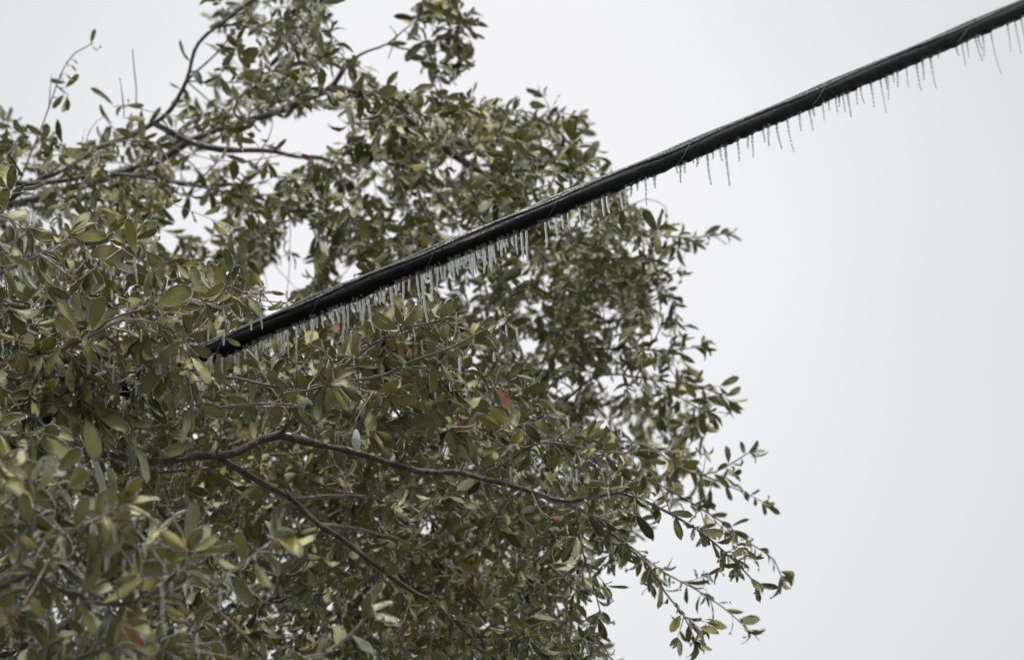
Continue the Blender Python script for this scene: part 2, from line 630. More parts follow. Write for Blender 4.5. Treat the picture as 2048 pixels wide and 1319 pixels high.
# traced branches: (pixel points with distance, start radius mm, end radius mm, leafy share of its length)
BR = [
    # upper crown
    ([(-420, 560, 8.7), (-60, 385, 8.4), (70, 362, 8.4), (180, 352, 8.4), (300, 357, 8.5), (420, 380, 8.6), (520, 400, 8.8), (620, 440, 8.9)], 10, 3, 0.3),
    ([(-420, 470, 8.9), (-80, 430, 8.6), (60, 375, 8.5), (170, 310, 8.6), (265, 272, 8.7), (330, 232, 8.7), (372, 160, 8.7), (402, 85, 8.7), (450, 40, 8.7), (520, -10, 8.7), (600, -80, 8.7)], 12, 3.5, 0.35),
    ([(300, 250, 8.7), (380, 285, 8.7), (440, 298, 8.7), (540, 305, 8.8), (640, 316, 8.9), (740, 335, 9.0)], 8.5, 4, 0.3),
    ([(-380, 520, 9.3), (60, 400, 9.1), (290, 330, 9.0), (400, 272, 8.9), (505, 236, 8.9), (600, 205, 8.9), (668, 165, 8.9), (692, 125, 8.9)], 16, 7, 0.0),
    ([(622, 194, 8.9), (660, 180, 8.9), (700, 178, 8.9), (760, 192, 8.9), (810, 235, 8.9), (880, 290, 9.0), (960, 345, 9.0), (1040, 400, 9.0), (1130, 470, 9.0), (1200, 540, 9.0)], 11, 4, 0.35),
    ([(686, 150, 8.9), (720, 112, 8.8), (775, 88, 8.8), (806, 62, 8.8), (832, 42, 8.8)], 4.5, 2, 0.35),
    ([(775, 88, 8.8), (828, 100, 8.8), (868, 80, 8.8), (900, 62, 8.8), (925, 45, 8.8)], 3, 1.6, 0.6),
    ([(868, 80, 8.8), (872, 130, 8.8), (885, 180, 8.8), (882, 210, 8.9)], 2.2, 1.4, 0.5),
    ([(430, 45, 8.7), (480, 50, 8.7), (560, 75, 8.6), (620, 110, 8.6), (690, 118, 8.6)], 4.2, 2, 0.7),
    ([(372, 160, 8.7), (430, 110, 8.7), (470, 60, 8.7)], 3.5, 2, 0.3),
    ([(372, 160, 8.7), (430, 165, 8.7), (500, 165, 8.6)], 2.2, 1.4, 0.4),
    ([(374, 165, 8.7), (425, 208, 8.7), (460, 250, 8.7)], 2.2, 1.4, 0.4),
    ([(40, 330, 8.4), (75, 270, 8.4), (98, 215, 8.4), (120, 150, 8.4), (150, 107, 8.4), (184, 87, 8.4)], 2.6, 1.2, 0.0),
    ([(97, 215, 8.4), (100, 180, 8.4), (103, 150, 8.4)], 1.5, 0.9, 0.0),
    ([(272, 215, 8.5), (273, 180, 8.5), (268, 140, 8.5), (265, 97, 8.5)], 1.5, 1.0, 0.0),
    ([(247, 215, 8.4), (244, 190, 8.4), (240, 157, 8.4)], 1.3, 1.0, 0.0),
    ([(150, 292, 8.4), (180, 262, 8.4), (208, 232, 8.4)], 1.2, 0.8, 0.0),
    ([(110, 355, 8.5), (150, 310, 8.3), (200, 290, 8.3), (260, 280, 8.3), (310, 285, 8.3)], 3.4, 2, 0.5),
    ([(940, 230, 8.9), (1010, 225, 8.9), (1080, 235, 8.9), (1120, 225, 8.9), (1155, 232, 8.9)], 3, 1.4, 0.7),
    ([(1060, 270, 8.9), (1100, 240, 8.9), (1098, 215, 8.9), (1088, 195, 8.9)], 2, 1.2, 0.6),
    ([(1120, 330, 8.9), (1150, 290, 8.9), (1185, 285, 8.9), (1192, 312, 8.9)], 1.6, 1.0, 0.2),
    ([(1180, 420, 8.9), (1250, 440, 8.9), (1310, 470, 8.9), (1370, 474, 8.9), (1420, 472, 8.9), (1446, 468, 8.9)], 3.2, 1.4, 0.6),
    ([(1240, 410, 8.9), (1290, 398, 8.9), (1332, 415, 8.9), (1334, 445, 8.9)], 1.7, 1.0, 0.2),
    ([(1150, 490, 8.8), (1240, 520, 8.7), (1300, 560, 8.7), (1352, 545, 8.7)], 3.2, 1.5, 0.6),
    ([(1200, 560, 8.7), (1280, 580, 8.7), (1330, 575, 8.7), (1345, 600, 8.7)], 2.4, 1.4, 0.6),
    ([(880, 290, 9.0), (1000, 310, 9.0), (1100, 340, 9.0), (1200, 345, 9.0)], 4, 2, 0.6),
    # right side
    ([(780, 880, 8.6), (900, 860, 8.5), (1000, 810, 8.4), (1075, 790, 8.4), (1130, 745, 8.4), (1162, 700, 8.4), (1250, 695, 8.4), (1340, 700, 8.4), (1400, 692, 8.4)], 7, 1.6, 0.4),
    ([(1020, 880, 8.4), (1080, 840, 8.4), (1130, 800, 8.3), (1200, 750, 8.3), (1320, 762, 8.3), (1400, 772, 8.3), (1455, 798, 8.3)], 5, 1.4, 0.4),
    ([(1320, 800, 8.3), (1375, 805, 8.3), (1418, 822, 8.3)], 1.6, 1.0, 0.6),
    ([(1160, 870, 8.2), (1290, 890, 8.1), (1350, 928, 8.1), (1405, 950, 8.1), (1455, 930, 8.1), (1496, 905, 8.1)], 4, 1.6, 0.5),
    ([(1405, 950, 8.1), (1452, 968, 8.1), (1490, 985, 8.1), (1524, 1002, 8.1)], 1.8, 1.1, 0.8),
    ([(1130, 900, 8.2), (1240, 930, 8.0), (1310, 965, 7.9), (1380, 1002, 7.9), (1445, 1042, 7.9), (1505, 1088, 7.9), (1548, 1118, 7.9), (1562, 1150, 7.9)], 4.2, 1.2, 0.6),
    # lower limbs
    ([(-380, 1020, 7.6), (-60, 960, 7.3), (190, 905, 7.1), (250, 915, 7.1), (330, 919, 7.1), (400, 912, 7.1), (480, 900, 7.1), (520, 880, 7.12), (560, 872, 7.12), (640, 885, 7.12), (740, 915, 7.12), (840, 938, 7.15), (920, 948, 7.18), (1000, 965, 7.2), (1062, 982, 7.22)], 15, 5.5, 0.0),
    ([(430, 915, 7.1), (500, 950, 7.12), (560, 982, 7.14), (600, 1010, 7.15), (640, 1050, 7.15), (700, 1092, 7.2), (800, 1160, 7.25), (880, 1215, 7.3), (960, 1290, 7.4), (1040, 1360, 7.4)], 7.2, 3.6, 0.2),
    ([(1030, 972, 7.3), (1130, 1000, 7.25), (1240, 985, 7.2), (1320, 1015, 7.2), (1400, 1062, 7.2), (1470, 1122, 7.2), (1512, 1166, 7.2)], 5, 1.3, 0.75),
    ([(960, 950, 7.35), (1010, 925, 7.15), (1080, 884, 7.0), (1180, 900, 6.95), (1270, 905, 6.95)], 4, 1.4, 0.55),
    ([(965, 960, 7.35), (975, 1010, 7.3), (990, 1040, 7.3)], 3, 2, 0.3),
    ([(590, 995, 7.14), (650, 992, 7.2), (720, 990, 7.3), (780, 1005, 7.5), (860, 1040, 7.5)], 4.5, 2, 0.4),
    ([(1120, 1010, 7.25), (1200, 1040, 7.4), (1245, 1085, 7.4), (1292, 1125, 7.4), (1330, 1182, 7.4), (1368, 1232, 7.4), (1388, 1275, 7.4)], 4.2, 1.2, 0.7),
    ([(1250, 1085, 7.7), (1340, 1150, 7.8), (1400, 1182, 7.8), (1445, 1212, 7.8), (1495, 1256, 7.8)], 3, 1.2, 0.75),
    ([(1130, 1030, 7.3), (1165, 1100, 7.3), (1190, 1180, 7.3), (1200, 1220, 7.3)], 3.4, 1.4, 0.6),
    ([(1040, 1130, 7.5), (1090, 1200, 7.5), (1120, 1260, 7.5), (1200, 1300, 7.5), (1240, 1330, 7.5)], 3.2, 1.4, 0.6),
    ([(900, 1020, 7.6), (1000, 1090, 7.5), (1100, 1130, 7.5), (1150, 1180, 7.5)], 4, 1.6, 0.5),
    ([(640, 1050, 7.15), (740, 1060, 7.4), (850, 1100, 7.9), (930, 1160, 7.9)], 4, 2, 0.4),
    ([(190, 905, 7.6), (300, 938, 7.4), (318, 944, 7.4), (370, 940, 7.4), (422, 934, 7.4)], 3.2, 1.6, 0.0),
    ([(318, 944, 7.4), (335, 985, 7.4), (346, 1030, 7.4), (352, 1050, 7.4)], 2.6, 1.5, 0.15),
    ([(240, 922, 7.5), (238, 940, 7.5), (236, 958, 7.5)], 1.8, 1.0, 0.0),
    # middle, at the cable's distance
    ([(-260, 800, 7.3), (60, 770, 7.1), (250, 745, 7.0), (440, 748, 6.9), (520, 765, 6.85), (612, 782, 6.8), (655, 770, 6.78)], 6, 2.4, 0.1),
    ([(200, 880, 7.3), (290, 850, 7.1), (370, 828, 7.0), (440, 812, 7.0), (550, 806, 7.0), (620, 815, 7.0)], 5, 2.4, 0.1),
    ([(240, 800, 6.7), (300, 815, 6.65), (330, 828, 6.65), (380, 838, 6.65)], 2, 1.2, 0.0),
    ([(560, 872, 7.12), (620, 800, 7.0), (680, 740, 6.95), (740, 690, 6.85), (800, 660, 6.85), (880, 640, 6.85)], 4.5, 1.6, 0.3),
    ([(700, 790, 7.0), (760, 750, 6.85), (840, 716, 6.75), (900, 692, 6.7), (960, 664, 6.68), (1010, 636, 6.66), (1022, 628, 6.66)], 3.4, 1.4, 0.0),
    ([(655, 765, 6.8), (720, 778, 6.78), (770, 790, 6.76)], 1.6, 1.0, 0.2),
    # left clump, in front of the cable
    ([(-420, 820, 6.7), (-120, 760, 6.45), (90, 702, 6.35), (150, 682, 6.33), (215, 640, 6.3), (270, 622, 6.3), (310, 615, 6.3)], 6, 1.6, 0.3),
    ([(150, 682, 6.33), (250, 640, 6.28), (340, 655, 6.28), (368, 676, 6.28)], 2.6, 1.5, 0.0),
    ([(-300, 640, 6.6), (-60, 560, 6.45), (80, 510, 6.4), (135, 475, 6.4)], 4, 1.5, 0.4),
    ([(80, 510, 6.4), (160, 560, 6.35), (200, 530, 6.35), (268, 480, 6.4)], 3, 1.4, 0.3),
    ([(215, 640, 6.35), (300, 610, 6.4), (380, 600, 6.4), (445, 615, 6.4), (490, 585, 6.4), (520, 580, 6.42)], 3, 1.4, 0.3),
    ([(-200, 480, 6.6), (-40, 450, 6.5), (12, 412, 6.5), (20, 385, 6.5)], 3, 1.4, 0.3),
    # foreground clump, close to the photographer
    ([(-500, 1420, 5.0), (-150, 1260, 4.85), (20, 1165, 4.8), (60, 1150, 4.8), (150, 1190, 4.8), (260, 1200, 4.8), (330, 1170, 4.8), (378, 1105, 4.8)], 8, 2.0, 0.4),
    ([(20, 1165, 4.8), (60, 1090, 4.8), (70, 1000, 4.8), (60, 960, 4.8)], 3, 1.4, 0.6),
    ([(60, 1090, 4.8), (150, 1060, 4.75), (210, 1030, 4.75), (235, 1010, 4.75)], 3, 1.4, 0.5),
    ([(330, 1340, 4.9), (390, 1230, 4.85), (450, 1150, 4.85), (500, 1115, 4.85), (545, 1080, 4.85)], 3, 1.4, 0.2),
    ([(-100, 1420, 4.9), (120, 1330, 4.8), (250, 1290, 4.75), (330, 1300, 4.75)], 4, 1.6, 0.5),
    ([(440, 1420, 5.0), (560, 1330, 5.0), (640, 1310, 5.0), (710, 1260, 5.0), (725, 1240, 5.0)], 3, 1.3, 0.4),
]

npos, nrad, ndir, nbr, nlay = [], [], [], [], []
branches = []
BR = [([(x, y, d if d > 5.2 else d + 0.5) for x, y, d in b_[0]], *b_[1:]) for b_ in BR]
for bi, (pts, ra, rb, leafy) in enumerate(BR):
    wp = [P(*p) for p in pts]
    if npos:      # let a side branch start on the wood it grows from
        dd_ = ((np.array(npos) - np.array(tuple(wp[0]))) ** 2).sum(1)
        if dd_.min() < 0.09 ** 2:
            wp[0] = Vector(npos[int(dd_.argmin())])
    sp = spline(wp, 0.025)
    amp = 0.006 if ra > 5 else 0.003
    sp2 = []
    for i, p in enumerate(sp):
        k = min(1, i / 4, (len(sp) - 1 - i) / 4)
        sp2.append(p + Vector(noise.noise_vector(p * 9 + Vector((bi, 0, 0)))) * amp * k * 1.6)
    n_ = len(sp2)
    rad = [(ra + (rb - ra) * (i / (n_ - 1)) ** 0.9) * 0.001 for i in range(n_)]
    branches.append((sp2, rad, leafy))
    for i, p in enumerate(sp2):
        npos.append(tuple(p)); nrad.append(rad[i]); nbr.append(bi)
        t = (sp2[min(i + 1, n_ - 1)] - sp2[max(i - 1, 0)]).normalized()
        ndir.append(tuple(t))

# trunk and unseen main limbs that carry the traced branches
t_ = Tubes()
tp = spline([TB + Vector((0, 0, -0.15)), TB + Vector((0.03, 0.02, 0.4)), TB + Vector((0.10, -0.05, 1.6)), FORK], 0.12)
t_.add(tp, [0.30 - 0.13 * (i / (len(tp) - 1)) ** 0.5 for i in range(len(tp))], 18, 0.18)
t_.build('trunk', M_BARK, tree, TB)


def limb(a, mids, c, ra, rb):
    tt = Tubes()
    s_ = spline([a] + mids + [c], 0.05)
    s_ = [p + Vector(noise.noise_vector(p * 3)) * 0.04 * min(1, i / 5, (len(s_) - 1 - i) / 5) for i, p in enumerate(s_)]
    tt.add(s_, [ra + (rb - ra) * (i / (len(s_) - 1)) ** 0.7 for i in range(len(s_))], 12, 0.12)
    o = tt.build('branch', M_BARK, tree, TB)
    return s_


L1 = limb(FORK - Vector((0, 0, .15)), [FORK + Vector((-0.1, 0.2, 1.0))], P(-500, 450, 9.2), 0.13, 0.03)
L2 = limb(FORK - Vector((0, 0, .15)), [FORK + Vector((0.05, -0.3, 0.8))], P(-420, 900, 7.6), 0.12, 0.028)
L3 = limb(FORK - Vector((0, 0, .15)), [FORK + Vector((0.2, -1.6, 0.7))], P(-520, 1300, 5.2), 0.10, 0.016)


def nearest_on(ls, p):
    return min(ls, key=lambda q: (q - p).length)


for bi, (sp2, rad, leafy) in enumerate(branches):
    x0 = BR[bi][0][0][0]
    if x0 <= -60:
        p0 = sp2[0]
        best = min((L1, L2, L3), key=lambda ls: (nearest_on(ls, p0) - p0).length)
        q = nearest_on(best, p0)
        if (q - p0).length > 0.01:
            ext = spline([q, (q + p0) * 0.5 + Vector((0, 0, -0.04)), p0], 0.05)
            tt_pts = ext[:-1] + sp2
            tt_rad = [rad[0] * 1.15] * (len(ext) - 1) + rad
            branches[bi] = (tt_pts, tt_rad, leafy)

# ------------------------------------------------------------------ crown volume
OUT = [(-500, 160), (-60, 205), (0, 222), (40, 252), (80, 270), (125, 305), (190, 300), (235, 262), (300, 268), (345, 262), (385, 190),
       (425, 150), (440, 60), (440, -250), (690, -250), (640, -10), (640, 50), (668, 70), (690, 110), (650, 140), (600, 150), (590, 185), (650, 215), (700, 195), (740, 165), (800, 165), (850, 205), (930, 195),
       (1010, 215), (1085, 235), (1150, 240), (1150, 285), (1195, 335), (1225, 370), (1285, 410), (1320, 445), (1350, 480), (1310, 520), (1335, 560),
       (1310, 600), (1290, 645), (1335, 695), (1395, 715), (1425, 765), (1425, 800), (1385, 830), (1370, 880), (1395, 930), (1400, 985), (1330, 1000),
       (1290, 1040), (1265, 1075), (1225, 1100), (1190, 1140), (1160, 1180), (1150, 1235), (1190, 1290), (1210, 1330), (1230, 1620), (-500, 1620)]
HOLES = [(400, 440, 40, 30), (350, 425, 30, 22), (610, 470, 34, 36), (565, 552, 48, 36), (535, 372, 26, 20), (650, 240, 62, 26), (450, 290, 40, 16), (740, 372, 26, 22),
         (50, 432, 42, 18), (230, 330, 30, 14), (860, 1048, 26, 20), (1130, 775, 34, 20), (636, 846, 22, 12), (1062, 612, 30, 14), (1215, 620, 30, 18), (700, 556, 26, 24),
         (320, 470, 24, 14), (1060, 690, 26, 18), (990, 640, 26, 14), (880, 780, 22, 14), (1290, 745, 40, 16), (1150, 1010, 26, 12), (760, 330, 30, 16), (1190, 380, 18, 12),
         (395, 330, 30, 14), (580, 335, 22, 12), (545, 610, 20, 20), (1300, 660, 22, 22), (1225, 820, 24, 16), (1320, 870, 20, 18), (1090, 560, 18, 14), (560, 255, 44, 16), (820, 820, 18, 18)]


def in_poly(x, y, poly):
    c = False
    j = len(poly) - 1
    for i in range(len(poly)):
        xi, yi = poly[i]; xj, yj = poly[j]
        if (yi > y) != (yj > y) and x < (xj - xi) * (y - yi) / (yj - yi) + xi:
            c = not c
        j = i
    return c


def hole(x, y, k=1.0):
    for hx, hy, a, b_ in HOLES:
        if ((x - hx) / (a * k)) ** 2 + ((y - hy) / (b_ * k)) ** 2 < 1:
            return True
    return False


att = []   # (point, layer, tip radius mm)


def sample(n_, box, dfun, layer, poly=None, holes=True, keep=None):
    c = 0
    tries = 0
    while c < n_ and tries < n_ * 60:
        tries += 1
        x = random.uniform(box[0], box[2]); y = random.uniform(box[1], box[3])
        if poly and not in_poly(x, y, poly):
            continue
        if holes and hole(x, y, 1.15):
            continue
        if keep and random.random() > keep(x, y):
            continue
        att.append((P(x, y, dfun(x, y)), layer)); c += 1


def keepA(x, y):
    k = 1.0 if (560 < x < 1300 and 220 < y < 1150) else 0.72
    if x < 0 or y > 1319 or y < 0:
        k *= 0.5
    if y < 330 and x < 800:
        k *= 0.9
    if 470 < x < 700 and 60 < y < 340:
        k *= 0.75
    if y > 650 and x > 1150:
        k *= 0.8
    return k


sample(2500, (-450, -220, 1430, 1560), lambda x, y: random.uniform(8.0, 9.7) if y < 760 else random.uniform(8.2, 10.0), 0, OUT, True, keepA)
TOPC = [(815, 40), (830, 10), (880, -20), (930, 20), (945, 70), (935, 130), (900, 180), (865, 150), (850, 100)]
sample(24, (800, -20, 950, 190), lambda x, y: random.uniform(8.7, 8.9), 0, TOPC, False)
LOW = [(60, 780), (300, 730), (560, 700), (800, 640), (1000, 700), (1120, 860), (1260, 930), (1290, 1040), (1190, 1130), (1150, 1230), (1200, 1330), (1200, 1560), (-300, 1560), (-300, 900)]
sample(860, (-300, 640, 1290, 1560), lambda x, y: random.uniform(7.15, 8.2), 1, LOW, True)
sample(420, (-100, 700, 1000, 1560), lambda x, y: random.uniform(8.3, 9.6), 0, LOW, False)
MIDC = [(480, 730), (620, 680), (760, 620), (860, 600), (900, 640), (980, 700), (960, 830), (860, 900), (620, 880), (480, 830)]
sample(34, (480, 600, 990, 900), lambda x, y: random.uniform(6.87, 7.15), 2, MIDC, False)
CL = [(-300, 400), (0, 440), (60, 450), (150, 470), (240, 480), (300, 530), (420, 560), (540, 570), (560, 595), (480, 650), (440, 700), (380, 760), (260, 850), (100, 860), (-300, 900)]
sample(60, (-300, 400, 560, 900), lambda x, y: random.uniform(6.36, 6.56) if x > 100 else random.uniform(6.34, 6.7), 2, CL, False, lambda x, y: 1.0 if x > -40 else 0.5)
sample(20, (-120, 720, 430, 905), lambda x, y: random.uniform(6.3, 6.5), 2, None, False)
sample(16, (-60, 835, 110, 925), lambda x, y: random.uniform(5.9, 6.3), 2, None, False)
sample(150, (-250, 520, 470, 900), lambda x, y: random.uniform(6.85, 7.6), 1, CL, False)
FG = [(-400, 930), (0, 935), (90, 930), (180, 965), (235, 1000), (260, 1080), (350, 1080), (420, 1100), (440, 1200), (430, 1330), (560, 1330), (700, 1300), (720, 1560), (-400, 1560)]
sample(74, (-400, 930, 720, 1500), lambda x, y: random.uniform(5.28, 5.75), 3, FG, False, lambda x, y: (0.5 if (x < -20 or y > 1330) else 1.0) * (0.5 if x > 330 else 1.0))

LAYER_BR = {0: [i for i, b_ in enumerate(BR) if max(p[2] for p in b_[0]) > 7.75],
            1: [i for i, b_ in enumerate(BR) if 7.0 < min(p[2] for p in b_[0]) < 8.0],
            2: [i for i, b_ in enumerate(BR) if 6.2 < min(p[2] for p in b_[0]) <= 7.0],
            3: [i for i, b_ in enumerate(BR) if min(p[2] for p in b_[0]) < 6.0]}

leafL = []      # base, dir, normal, length, layer, branch
npos_a = np.array(npos); ndir_a = np.array(ndir); nrad_a = np.array(nrad); nbr_a = np.array(nbr)
twigs = {0: Tubes(), 1: Tubes(), 2: Tubes(), 3: Tubes()}
UPV = Vector((0, 0, 1))


def add_leaf(base, tdir, ang, layer, br, size=1.0, spread=None):
    tdir = tdir.normalized()
    a = tdir.orthogonal().normalized()
    b_ = tdir.cross(a)
    rad = a * math.cos(ang) + b_ * math.sin(ang)
    sp = random.uniform(0.6, 1.25) if spread is None else spread
    d = tdir * math.cos(sp) + rad * math.sin(sp) + rv() * 0.22 + Vector((0, 0, -0.18))
    d.normalize()
    nrm = UPV * 0.55 + tdir * 0.25 - rad * 0.2 + rv() * 0.75
    nrm = nrm - d * nrm.dot(d)
    if nrm.length < 0.05:
        nrm = d.orthogonal()
    nrm.normalize()
    L = (0.055, 0.055, 0.066, 0.069)[layer] * size * (random.uniform(0.52, 1.25) if layer < 2 else random.uniform(0.7, 1.2))
    leafL.append((base, d, nrm, L, layer, br))


def leaves_along(path, rad_end, layer, br, span, step, tipn=5, size=1.0):
    acc = 0.0
    ang = random.uniform(0, 6.28)
    nxt = 0.0
    for i in range(len(path) - 1, 0, -1):
        seg = (path[i] - path[i - 1])
        L = seg.length
        while nxt < acc + L:
            t = (nxt - acc) / max(L, 1e-6)
            p = path[i] - seg * t
            ang += 2.4 + random.uniform(-0.4, 0.4)
            add_leaf(p, seg, ang, layer, br, size)
            nxt += step * random.uniform(0.5, 1.6)
        acc += L
        if acc > span:
            break
    td = (path[-1] - path[-2])
    for k in range(tipn):
        ang += 6.28 / max(1, tipn)
        add_leaf(path[-1], td, ang, layer, br, size * random.uniform(0.75, 1.1), random.uniform(0.25, 0.95))


def grow(points, allowed, layer):
    """join every crown point to the closest wood, nearest first"""
    global npos_a, ndir_a, nrad_a, nbr_a
    mask = np.isin(nbr_a, allowed)
    pos = npos_a[mask]; dr = ndir_a[mask]; rd = nrad_a[mask]; br = nbr_a[mask]
    todo = [np.array(tuple(p)) for p in points]
    A = np.array(todo)
    lim = 0.22
    while len(A):
        d2 = ((A[:, None, :] - pos[None, :, :]) ** 2).sum(2) if len(A) * len(pos) < 3e7 else None
        if d2 is None:
            dm = np.empty(len(A)); im = np.empty(len(A), int)
            for k in range(len(A)):
                q = ((pos - A[k]) ** 2).sum(1)
                im[k] = q.argmin(); dm[k] = q[im[k]]
        else:
            im = d2.argmin(1); dm = d2[np.arange(len(A)), im]
        dm = np.sqrt(dm)
        sel = np.where(dm < lim)[0]
        if len(sel) == 0:
            lim *= 1.35
            continue
        newp, newd, newr, newb = [], [], [], []
        for k in sel[:]:
            a = Vector(pos[im[k]]); e = Vector(A[k])
            dist_ = (e - a).length
            if dist_ < 0.03:
                continue
            t0 = Vector(dr[im[k]])
            h = (e - a).normalized()
            s0 = (t0 * 0.7 + h + rv() * 0.15).normalized() * dist_
            e1 = (h + rv() * 0.5 + Vector((0, 0, -0.12))).normalized() * dist_
            n_ = max(3, int(dist_ / (0.030 if layer < 2 else 0.022)))
            path = []
            for q in range(n_ + 1):
                t = q / n_
                hh = (2 * t ** 3 - 3 * t * t + 1) * a + (t ** 3 - 2 * t * t + t) * s0 + (-2 * t ** 3 + 3 * t * t) * e + (t ** 3 - t * t) * e1
                path.append(hh + rv() * 0.0022 * min(1, q, n_ - q))
            ra = min(max(rd[im[k]] * 0.8, 0.0012), 0.0016 + dist_ * 0.006)
            rb = 0.0009
            rads = [ra + (rb - ra) * (q / n_) for q in range(n_ + 1)]
            twigs[layer].add(path, rads, 4 if layer < 2 else 6)
            bb = int(br[im[k]])
            leaves_along(path, rb, layer, bb, min(dist_ * 0.85, 0.22), 0.018 if layer < 2 else 0.024, 5)
            for q in range(1, n_ + 1):
                newp.append(tuple(path[q])); newr.append(rads[q]); newb.append(bb)
                newd.append(tuple((path[q] - path[q - 1]).normalized()))
        keepm = np.ones(len(A), bool); keepm[sel] = False
        A = A[keepm]
        if newp:
            pos = np.vstack([pos, newp]); dr = np.vstack([dr, newd]); rd = np.concatenate([rd, newr]); br = np.concatenate([br, newb])


for lay in (0, 1, 2, 3):
    grow([p for p, l in att if l == lay], LAYER_BR[lay], lay)


def layer_of(bi):
    d = BR[bi][0][-1][2]
    return 0 if d > 7.85 else 1 if d > 7.05 else 2 if d > 6 else 3


# leafy ends of the traced branches (the sprigs that make the outline)
for bi, (pts, ra, rb, leafy) in enumerate(BR):
    sp2 = branches[bi][0]
    if leafy > 0:
        tot = sum((sp2[i + 1] - sp2[i]).length for i in range(len(sp2) - 1))
        outl = BR[bi][0][-1][0] > 1100
        leaves_along(sp2, 0.001, layer_of(bi), bi, tot * leafy, 0.016 if outl else 0.022, 5, 0.9 if outl else 1.0)
        if outl:   # short side shoots
            for q in range(int(tot * leafy / 0.05)):
                i = random.randint(int(len(sp2) * (1 - leafy)), len(sp2) - 3)
                t = (sp2[i + 1] - sp2[i]).normalized()
                e = sp2[i] + (t + rv() * 1.1).normalized() * random.uniform(0.025, 0.06)
                sh = [sp2[i], (sp2[i] + e) * 0.5 + rv() * 0.003, e]
                twigs[layer_of(bi)].add(sh, [0.0014, 0.0011, 0.0008], 5)
                leaves_along(sh, 0.0008, layer_of(bi), bi, 0.04, 0.02, 3, 0.78)

# keep the bulk out of the cable and out of the clear sky gaps
VIS = []
for bi, b_ in enumerate(BR):
    if b_[1] >= 8.5 or b_[3] == 0.0:
        q = np.array([px_of(p) for p in branches[bi][0]])
        VIS.append((q[:, 0], q[:, 1], q[:, 2]))
VX, VY, VD = (np.concatenate([q[i] for q in VIS]) for i in range(3))


def near_vis(x, y, dd):
    m_ = (np.abs(VX - x) < 13) & (np.abs(VY - y) < 13) & (VD > dd - 0.02) & (VD < dd + 0.75)
    return bool(m_.any())


bulk = []
for (base, d, nrm, L, lay, br) in leafL:
    mid = base + d * L * 0.6
    q = np.sqrt(((cab_np[::3] - np.array(tuple(mid))) ** 2).sum(1).min())
    if q < 0.042:
        continue
    x, y, dd = px_of(mid)
    if lay in (0,) and hole(x, y, 0.9) and random.random() < 0.85:
        continue
    if lay == 1 and hole(x, y, 0.8) and random.random() < 0.6:
        continue
    # in front of the cable only where the photo shows leaves there
    if lay >= 1 and x > 180:
        i = px_to_i(x)
        gap = abs(y - cab_px[i, 1])
        pr = 1.0 if x > 520 else (max(0.0, (x - 400) / 120) if gap > 45 else max(0.5, 0.5 + (x - 400) / 160))
        if dd < cab_px[i, 2] + 0.03 and gap < 130 and random.random() < pr:
            continue
    # limbs the photo shows bare in front of their leaves
    if near_vis(x, y, dd) and random.random() < (0.9 if (180 < x < 620 and 850 < y < 970) else 0.6):
        continue
    bulk.append((base, d, nrm, L, lay, br))

cells = {}
for k, it in enumerate(bulk):
    x, y, dd = px_of(it[0] + it[1] * it[3] * 0.5)
    cells.setdefault((int(x // 24), int(y // 24)), []).append((dd, k, -20 < x < 2070 and -20 < y < 1340))
keep_ = set()
outer = set()
for c in cells.values():
    c.sort()
    for r_, (_, k, inside) in enumerate(c[:(18 if c[0][2] else 7)]):
        keep_.add(k)
        if r_ < 4 and inside:
            outer.add(k)
outer_ = [k in outer for k in range(len(bulk)) if k in keep_]
bulk = [it for k, it in enumerate(bulk) if k in keep_]

# ------------------------------------------------------------------ leaf meshes
ROWS = [(0.0, 0.04), (0.09, 0.07), (0.22, 0.48), (0.40, 0.84), (0.60, 1.0), (0.77, 0.93), (0.90, 0.72), (0.965, 0.46), (1.0, 0.12)]
ROWS_FAR = [(0.0, 0.05), (0.10, 0.08), (0.28, 0.62), (0.55, 1.0), (0.80, 0.90), (0.94, 0.5), (1.0, 0.08)]


